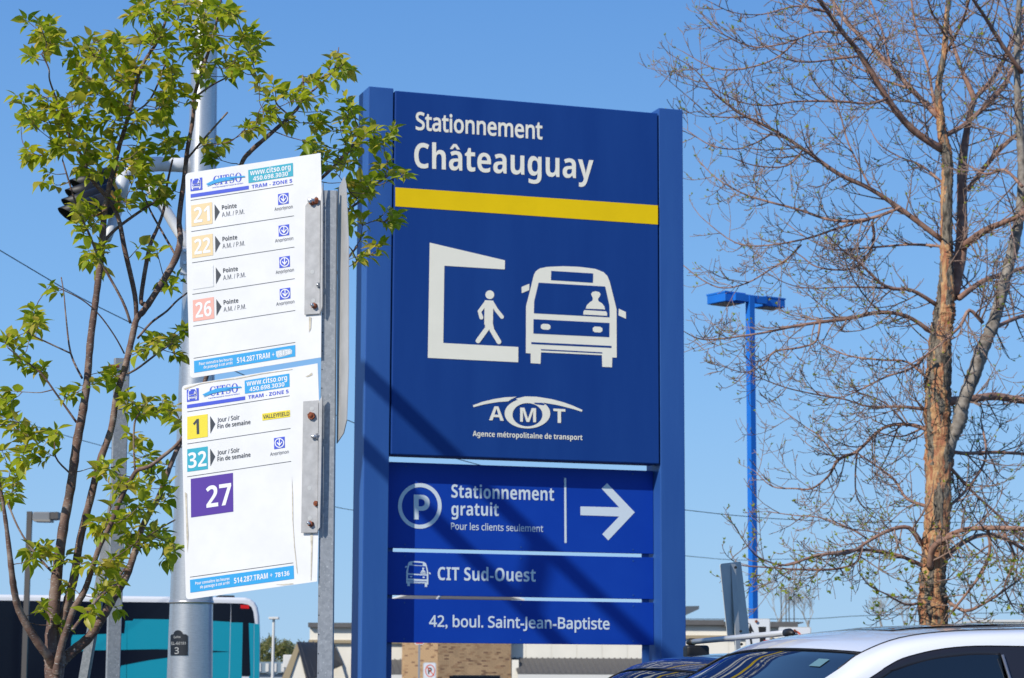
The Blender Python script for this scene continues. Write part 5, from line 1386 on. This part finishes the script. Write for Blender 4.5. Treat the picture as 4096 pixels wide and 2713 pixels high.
for i, (p, d_, roll, L_, k, wx) in enumerate(leaves):
    m3 = frame(d_, roll, rt)
    if i < 295:
        mw = (m3 @ Matrix.Diagonal((L_ * wx, L_, L_))).to_4x4(); mw.translation = p - tree.location
        o = bpy.data.objects.new('leaf', lm[k]); COL.objects.link(o); o.parent = crown; o.matrix_local = mw
    else:
        v, f = TEMPL[k]; fol.add([p + m3 @ Vector((x.x * L_ * wx, x.y * L_, x.z * L_)) for x in v], f)
o = fol.out('foliage', M['leaf'], crown, True); o['kind'] = 'stuff'

# --- big budding tree at right
rb = random.Random(23)
YR = 24.0
k6 = crop(2650, 0, 1.206); k7 = crop(2650, 1200, 1.206)
tr0 = at(*k7(1305, 1568)[0], YR)
big = root('budding_tree', (tr0.x, tr0.y, 0), 'large bare tree with peeling orange bark and tiny green buds at right', 'tree')
def conv(pts, cf, scale=1.206): return [(*cf(x, y)[0], r / scale) for x, y, r in pts]
bskel = []
def limb(pts, o0, o1, mt, nm='limb', sides=8, sub=4, rough=0.0, spawn=1.0):
    sp = smooth_poly(pts, sub); n = len(sp); P_, R_ = [], []
    for i, (x, y, r) in enumerate(sp):
        Y = YR + o0 + (o1 - o0) * (i / (n - 1))
        P_.append(at(x + rb.uniform(-1, 1) * rough, y, Y)); R_.append(max(r, 1.2) * Y / F_PX * (1 + rb.uniform(-1, 1) * 0.05))
    b = MB(); b.tube(P_, R_, sides)
    if nm == 'trunk' or mt == 'bark_grey':
        for i_ in range(len(P_)):
            for j_ in range(sides):
                q_ = b.v[i_ * sides + j_]; b.v[i_ * sides + j_] = P_[i_] + (q_ - P_[i_]) * (1 + rb.uniform(-.10, .12) + 0.06 * math.sin(j_ * 1.7 + i_ * .21))
    b.out(nm, M[mt], big, True)
    bskel.append((P_, R_, spawn))
    return P_
tp = conv([(1300, 3300, 74), (1302, 2400, 70), (1305, 1568, 66), (1300, 1400, 62), (1310, 1250, 60), (1325, 1100, 58), (1330, 900, 62), (1335, 700, 66), (1325, 550, 62), (1330, 400, 60), (1340, 200, 54), (1358, 80, 50), (1365, 0, 44)], k7) + conv([(1370, 1300, 32), (1370, 1150, 29), (1370, 950, 28), (1375, 780, 26), (1355, 680, 26), (1340, 560, 20), (1330, 430, 17), (1360, 250, 15), (1370, 100, 13), (1385, -60, 10)], k6)
limb(tp, 0, 0, 'trunk', 'trunk', 22, 14, 1.0, 0.10)
limb(conv([(1400, 1440, 30), (1440, 1200, 30), (1445, 1000, 26), (1445, 820, 24), (1465, 650, 18), (1490, 520, 16), (1500, 470, 15), (1440, 330, 11), (1390, 170, 8), (1370, 50, 6)], k6), .1, .8, 'bark_limb')
limb(conv([(1500, 480, 13), (1600, 370, 12), (1680, 220, 10), (1730, 80, 8), (1780, -60, 6)], k6), .6, 1.2, 'bark_limb')
limb(conv([(1370, 740, 32), (1400, 660, 32), (1430, 590, 34), (1450, 500, 33), (1500, 370, 34), (1545, 230, 32), (1590, 130, 30), (1630, 0, 28)], k7) + conv([(1690, 1200, 26), (1720, 1050, 24), (1735, 900, 22), (1730, 700, 20), (1715, 500, 18), (1710, 300, 16), (1722, 0, 14), (1730, -80, 12)], k6), 0, -.8, 'bark_grey', 'limb', 12, 9, 0, 0.3)
LB6 = [
 (0, -1.0, [(1345, 720, 20), (1200, 620, 18), (1080, 470, 16), (960, 270, 14), (880, 170, 12), (800, 60, 12), (740, -20, 10), (690, -100, 8)]),
 (0, 1.0, [(1325, 560, 15), (1200, 430, 13), (1100, 320, 11), (960, 180, 10), (880, 100, 9), (820, 0, 8)]),
 (0, -.8, [(1350, 1160, 15), (1150, 1010, 12), (1000, 910, 11), (850, 840, 11), (680, 720, 9), (520, 620, 8), (380, 550, 6), (250, 450, 5), (160, 340, 3), (50, 270, 2)]),
 (-.2, .6, [(1150, 1000, 9), (1000, 1055, 8), (830, 1065, 7), (650, 1010, 6), (480, 965, 5), (380, 930, 4), (260, 860, 3), (180, 780, 2)]),
 (0, .9, [(1350, 1190, 7), (1200, 1180, 6), (1000, 1195, 5), (830, 1205, 4), (700, 1150, 3), (600, 1080, 2)]),
 (.1, .5, [(1000, 1060, 6), (850, 1100, 6), (700, 1150, 5), (500, 1185, 4), (350, 1170, 3), (200, 1060, 2), (150, 1000, 1.5)]),
 (0, -.7, [(1320, 1470, 12), (1200, 1400, 9), (1080, 1385, 8), (950, 1270, 5), (860, 1200, 4), (790, 1130, 3)]),
 (.4, .7, [(1010, 1070, 8), (1020, 1150, 7), (980, 1250, 6), (900, 1300, 5), (750, 1290, 4), (660, 1230, 3), (560, 1180, 2)]),
 (.3, .5, [(670, 1180, 5), (600, 1250, 4), (520, 1300, 4), (410, 1365, 3.5), (290, 1390, 3), (190, 1350, 3), (100, 1280, 2)]),
 (-.2, -.6, [(1080, 1390, 6), (900, 1385, 4), (700, 1390, 3), (580, 1360, 2.5), (480, 1300, 2)]),
 (.1, -.9, [(1450, 1190, 20), (1560, 1110, 17), (1680, 1060, 14), (1800, 1000, 12)]),
 (.0, .6, [(1430, 1440, 15), (1540, 1360, 13), (1650, 1320, 11), (1790, 1280, 10)]),
 (.0, .9, [(1370, 650, 14), (1460, 600, 12), (1580, 490, 12), (1660, 390, 11), (1720, 250, 9), (1790, 100, 7)]),
 (.5, .2, [(1470, 920, 12), (1560, 800, 12), (1660, 690, 11), (1780, 600, 9)]),
 (-.6, -1.2, [(1735, 350, 12), (1640, 220, 11), (1560, 90, 9), (1500, 0, 8), (1450, -90, 7)]),
 (.0, .6, [(1320, 560, 9), (1280, 330, 7), (1230, 180, 6), (1200, 0, 5)]),
 (-.4, -.9, [(1085, 475, 8), (1000, 500, 6), (850, 490, 6), (650, 490, 5), (500, 510, 4), (370, 490, 3), (250, 430, 2), (150, 390, 1.5)]),
 (-.7, -.3, [(870, 160, 7), (750, 155, 5), (650, 190, 4), (540, 220, 4), (430, 225, 4), (300, 170, 3), (180, 60, 2)]),
 (-.8, -1.2, [(800, 60, 7), (650, 30, 5), (480, 70, 3), (340, 60, 2.5), (230, 10, 2)]),
 (-.5, -.2, [(650, 190, 4.5), (550, 280, 4), (400, 330, 4), (250, 330, 3), (100, 250, 2)]),
 (-.6, -.3, [(530, 640, 5.5), (450, 690, 4), (350, 720, 3.5), (230, 700, 3), (120, 630, 2)]),
 (-.7, -.9, [(400, 565, 4.5), (240, 560, 3), (150, 490, 2.5), (20, 380, 1.5)]),
 (.4, .9, [(1000, 900, 6), (900, 700, 4.5), (860, 560, 4), (820, 450, 3)]),
 (.0, -.5, [(960, 270, 7), (800, 290, 5), (680, 300, 4), (560, 270, 3), (440, 180, 2)]),
 (.0, .3, [(1200, 430, 7), (1050, 380, 5), (900, 300, 4), (780, 200, 3)]),
 (.1, 1.2, [(1100, 320, 6), (1060, 150, 5), (1000, 0, 4), (960, -80, 3)]),
 (-.4, -1.0, [(680, 720, 5.5), (600, 800, 4), (450, 800, 3), (330, 760, 2.5)]),
 (.0, .8, [(1370, 900, 7), (1250, 800, 5), (1150, 760, 4), (1050, 700, 3), (1000, 620, 2)]),
 (.0, -.8, [(1370, 250, 8), (1440, 120, 7), (1480, 0, 6)]), (.0, -.5, [(1370, 180, 6), (1300, 60, 5), (1270, -40, 4)]),
 (-.8, -.2, [(1735, 900, 9), (1650, 820, 7), (1560, 840, 5), (1480, 800, 4)]), (-.7, -.1, [(1720, 1040, 9), (1780, 940, 7)]),
]
LB7 = [
 (0, -.8, [(1290, 150, 12), (1180, 80, 10), (1050, 60, 10), (900, 90, 9), (780, 105, 8), (620, 130, 7), (480, 160, 5), (260, 190, 4), (170, 185, 3), (100, 150, 2)]),
 (-.4, -.7, [(760, 110, 6), (740, 200, 5), (660, 230, 5), (540, 250, 5), (490, 310, 3), (400, 350, 3), (290, 320, 2)]),
 (0, .7, [(1290, 630, 12), (1180, 600, 9), (1060, 620, 8), (940, 730, 8), (850, 770, 8), (800, 850, 6), (720, 910, 5), (640, 910, 4), (530, 900, 3), (450, 830, 2)]),
 (0, -.6, [(1280, 530, 9), (1150, 515, 7), (1000, 515, 5), (880, 480, 4), (760, 460, 4), (620, 430, 3), (530, 400, 3), (430, 360, 2)]),
 (0, -.9, [(1250, 1180, 14), (1190, 1100, 11), (1100, 1110, 9), (1000, 1160, 8), (900, 1220, 7), (750, 1230, 6), (600, 1280, 5), (480, 1250, 4), (420, 1200, 3), (340, 1080, 2)]),
 (0, -.5, [(1280, 1295, 12), (1130, 1230, 8), (960, 1205, 7), (800, 1225, 6), (640, 1265, 4), (540, 1290, 3)]),
 (-.2, -.6, [(960, 1210, 7), (930, 1270, 6), (820, 1300, 6), (640, 1300, 5), (500, 1290, 4), (380, 1280, 3), (330, 1250, 2)]),
 (0, -.9, [(1350, 1150, 13), (1450, 1110, 12), (1570, 1100, 12), (1744, 1105, 11), (1850, 1120, 10)]),
 (-.1, -.4, [(1290, 1290, 18), (1300, 1210, 17), (1340, 1165, 14), (1400, 1140, 11)]),
 (0, .7, [(1360, 1240, 15), (1450, 1170, 12), (1540, 1135, 11), (1650, 1150, 9), (1780, 1230, 8)]),
 (-.4, -.2, [(1570, 1110, 10), (1580, 1200, 8), (1550, 1300, 7), (1480, 1400, 7), (1400, 1500, 6)]),
 (0, .8, [(1360, 490, 22), (1480, 480, 20), (1600, 465, 20), (1700, 480, 18), (1850, 500, 16)]),
 (0, .6, [(1350, 720, 11), (1450, 740, 9), (1600, 735, 8), (1780, 745, 7)]),
 (0, .5, [(1380, 800, 9), (1500, 930, 7), (1620, 1040, 6), (1760, 1200, 5)]),
 (0, .5, [(1290, 1000, 9), (1180, 960, 7), (1120, 870, 6), (1030, 800, 5), (940, 740, 3.5)]),
 (0, -.6, [(1280, 1450, 8), (1180, 1470, 6), (1080, 1420, 4), (1000, 1380, 3), (950, 1320, 2)]),
 (0, .7, [(1280, 380, 8), (1180, 300, 6), (1060, 290, 5), (900, 270, 4), (780, 220, 3)]),
 (-.2, .2, [(1290, 250, 7), (1200, 330, 6), (1080, 370, 5), (960, 430, 4), (850, 470, 3), (740, 440, 2)]),
 (0, -.7, [(1370, 1450, 9), (1460, 1500, 8), (1560, 1460, 6), (1680, 1380, 5)]),
 (0, .4, [(1380, 1000, 8), (1480, 900, 7), (1560, 760, 6), (1540, 600, 5)]),
 (-.4, -.1, [(1650, 1130, 7), (1700, 1250, 6), (1650, 1380, 5), (1690, 1480, 4)]),
 (-.3, .4, [(1590, 140, 12), (1700, 90, 10), (1800, 60, 8)]), (-.3, -.6, [(1545, 110, 10), (1480, 50, 9), (1440, 120, 8), (1380, 180, 6), (1280, 260, 4), (1160, 330, 3)]),
 (0, -.3, [(1180, 610, 6), (1100, 520, 4), (1020, 470, 3), (900, 440, 2)]), (.2, .5, [(940, 730, 5), (930, 850, 4), (940, 960, 3), (1000, 1030, 2.5)]),
 (-.2, .1, [(1000, 1160, 5), (900, 1100, 4), (760, 1050, 3), (640, 1040, 2.5), (500, 1020, 2)]),
 (.3, .5, [(850, 780, 5), (760, 660, 4), (700, 620, 3), (590, 540, 2)]),
 (.2, .1, [(1250, 620, 5), (1150, 660, 4), (1040, 640, 3)]),
]
for o0, o1, p in LB6: limb(conv(p, k6), o0 * 1.2, o1 * 1.2, 'bark_limb')
for o0, o1, p in LB7: limb(conv(p, k7), o0 * 1.2, o1 * 1.2, 'bark_limb')
twg = MB(); buds = MB(); nb = 0
def bud(p, d_, s):
    for k in range(rb.choice((4, 5, 6))):
        dl = (d_ + Vector((rb.uniform(-1, 1), rb.uniform(-1, 1), rb.uniform(-.3, 1))) * 0.9).normalized()
        m3 = frame(dl, rb.uniform(-2, 2), rb); L_ = s * rb.uniform(.6, 1.2)
        buds.add([p, p + m3 @ Vector((-.21, .5, 0.05)) * L_, p + dl * L_, p + m3 @ Vector((.21, .5, 0.05)) * L_], [(0, 1, 2, 3)])
def grow(p, d_, ln_, r, lvl):
    n = 5 if lvl < 2 else 3
    pts = [p]; rr = [r]; dcur = d_.copy()
    up_ = rb.uniform(0.10, 0.50); sw = Vector((rb.uniform(-1, 1), rb.uniform(-1, 1), rb.uniform(-1, 1))) * 0.10
    for i in range(n):
        dcur = (dcur + Vector((0, 0, up_)) * ((0.6 if lvl else 0.62) * (i - 0.6) / n * 2) + sw + Vector((rb.uniform(-1, 1), rb.uniform(-1, 1), rb.uniform(-1, 1))) * 0.13).normalized()
        pts.append(pts[-1] + dcur * (ln_ / n)); rr.append(max(r * (1 - 0.66 * (i + 1) / n), 0.0034))
    twg.tube(pts, rr, 4 if lvl < 2 else 3, False)
    if lvl < 2:
        k = int(ln_ / (0.105 if lvl == 0 else 0.12)) + (1 if lvl == 0 else 0)
        for j in range(k):
            t = rb.uniform(0.15, 0.98); i = min(int(t * n), n - 1); q = pts[i].lerp(pts[i + 1], t * n - i)
            seg_ = (pts[i + 1] - pts[i]).normalized()
            sd_ = Vector((rb.uniform(-1, 1), rb.uniform(-1, 1), rb.uniform(-.6, 1))); sd_ = (sd_ - seg_ * sd_.dot(seg_)).normalized()
            dn = (seg_ * rb.uniform(.4, .9) + sd_ * rb.uniform(.5, 1.0)).normalized()
            grow(q, dn, ln_ * rb.uniform(.22, .5) * (1.1 - t * 0.4), max(rr[i] * .66, .0036), lvl + 1)
    pb = 0.13 if pts[-1].z > 3.2 else 0.34
    if rb.random() < pb: bud(pts[-1], dcur, 0.050 if pts[-1].z < 2.6 else 0.032)
    if lvl < 2 and rb.random() < pb: bud(pts[n // 2], dcur, 0.028)
for P_, R_, sp in bskel:
    L_ = 0
    for i in range(1, len(P_)):
        sl = (P_[i] - P_[i - 1]).length; L_ += sl
        if P_[i].z < 1.6: continue
        thin = R_[i]
        dens = 11 * sp
        kk = int(sl * dens * (0.75 if thin > .02 else (1 if thin > .007 else .5)) + rb.random())
        for _ in range(kk):
            q = P_[i - 1].lerp(P_[i], rb.random()); seg_ = (P_[i] - P_[i - 1]).normalized()
            sd_ = Vector((rb.uniform(-1, 1), rb.uniform(-.9, .9), rb.uniform(-.9, .7))); sd_ = (sd_ - seg_ * sd_.dot(seg_)).normalized()
            dn = (seg_ * rb.uniform(.3, 1.0) + sd_ * rb.uniform(.5, 1)).normalized()
            grow(q, dn, rb.uniform(.25, .95) * (0.55 + min(thin / .02, 1) * .45), min(max(thin * .55, .0055), .0105), 0)
    d_ = (P_[-1] - P_[-2]).normalized(); grow(P_[-1], d_, .22, max(R_[-1] * .8, .004), 0)
o = twg.out('twigs', M['twig'], big, True); o['kind'] = 'stuff'
o = buds.out('buds', M['bud'], big); o['kind'] = 'stuff'

# --- far trees
def far_bare(x, y, Y, w_, h_, label, seed):
    r_ = random.Random(seed); p = at(x, y, Y); t = root('bare_tree', (p.x, Y, 0), label, 'tree', 'faint bare trees beyond the shops'); tk = MB()
    tk.tube([(p.x, Y, 0), (p.x + .1, Y, p.z - h_ * .6)], [0.10, 0.06], 6); tk.out('trunk', M['far_twig'], t)
    br = MB()
    def g_(q, d_, l_, r, lv):
        e_ = q + d_ * l_; br.tube([q, (q + e_) / 2 + Vector((r_.uniform(-1, 1), 0, 0)) * l_ * .06, e_], [r, r * .8, r * .6], 3, False)
        if lv < 5:
            for _ in range(3 if lv < 4 else 4):
                dn = (d_ + Vector((r_.uniform(-1, 1), r_.uniform(-1, 1), r_.uniform(-.2, .5))) * .6).normalized(); g_(q.lerp(e_, r_.uniform(.5, 1)), dn, l_ * r_.uniform(.55, .8), r * .6, lv + 1)
    for k in range(3): g_(Vector((p.x + .1, Y, p.z - h_ * .75)), Vector((r_.uniform(-.4, .4), r_.uniform(-.3, .3), 1)).normalized(), h_ * .36, 0.035, 0)
    o = br.out('branches', M['far_twig'], t); o['kind'] = 'stuff'
far_bare(3110, 2330, 150, 4, 3.8, 'faint bare tree behind the four rooftop rods', 1)
far_bare(3225, 2360, 150, 4, 3.2, 'faint bare tree right of the four rooftop rods', 2)
far_bare(3520, 2400, 160, 4, 2.8, 'faint bare tree above the white car sunroof', 3)
far_bare(3610, 2395, 165, 4, 2.6, 'faint bare tree just left of the big trunk', 4)
def far_leafy(x0, x1, yt, Y, label, seed):
    r_ = random.Random(seed); a = at(x0, yt, Y); c = at(x1, yt, Y); W_ = (c.x - a.x) / 2; cx_ = (a.x + c.x) / 2; H_ = a.z
    t = root('leafy_tree', (cx_, Y, 0), label, 'tree', 'olive trees beyond the bus')
    b = MB(); b.tube([(cx_, Y, 0), (cx_, Y, H_ * .7)], [.18, .1], 7); b.out('trunk', M['bark_grey'], t)
    b = MB()
    for _ in range(26):
        an = r_.random() * 6.28; rr_ = math.sqrt(r_.random()) * .85
        cc = Vector((cx_ + W_ * rr_ * math.cos(an), Y + W_ * rr_ * math.sin(an), H_ * r_.uniform(.25, .86) * (1 - .25 * rr_)))
        for _ in range(170):
            v = Vector((r_.gauss(0, 1), r_.gauss(0, 1), r_.gauss(0, .8))) * (W_ * .16); p = cc + v
            if p.z > H_: continue
            d_ = Vector((r_.uniform(-1, 1), r_.uniform(-1, 1), r_.uniform(-1, 1))).normalized(); e_ = d_.orthogonal().normalized(); s_ = r_.uniform(.05, .12)
            b.add([p - d_ * s_, p + e_ * s_ * .6, p + d_ * s_, p - e_ * s_ * .6], [(0, 1, 2, 3)])
    o = b.out('foliage', M['far_leaf'], t); o['kind'] = 'stuff'
far_leafy(1015, 1175, 2478, 160, 'taller olive tree behind the white lamp', 5)
far_leafy(1120, 1285, 2494, 165, 'wider olive tree left of the shop parapet', 6)
far_leafy(1000, 1090, 2520, 170, 'low olive tree just past the back of the bus', 7)
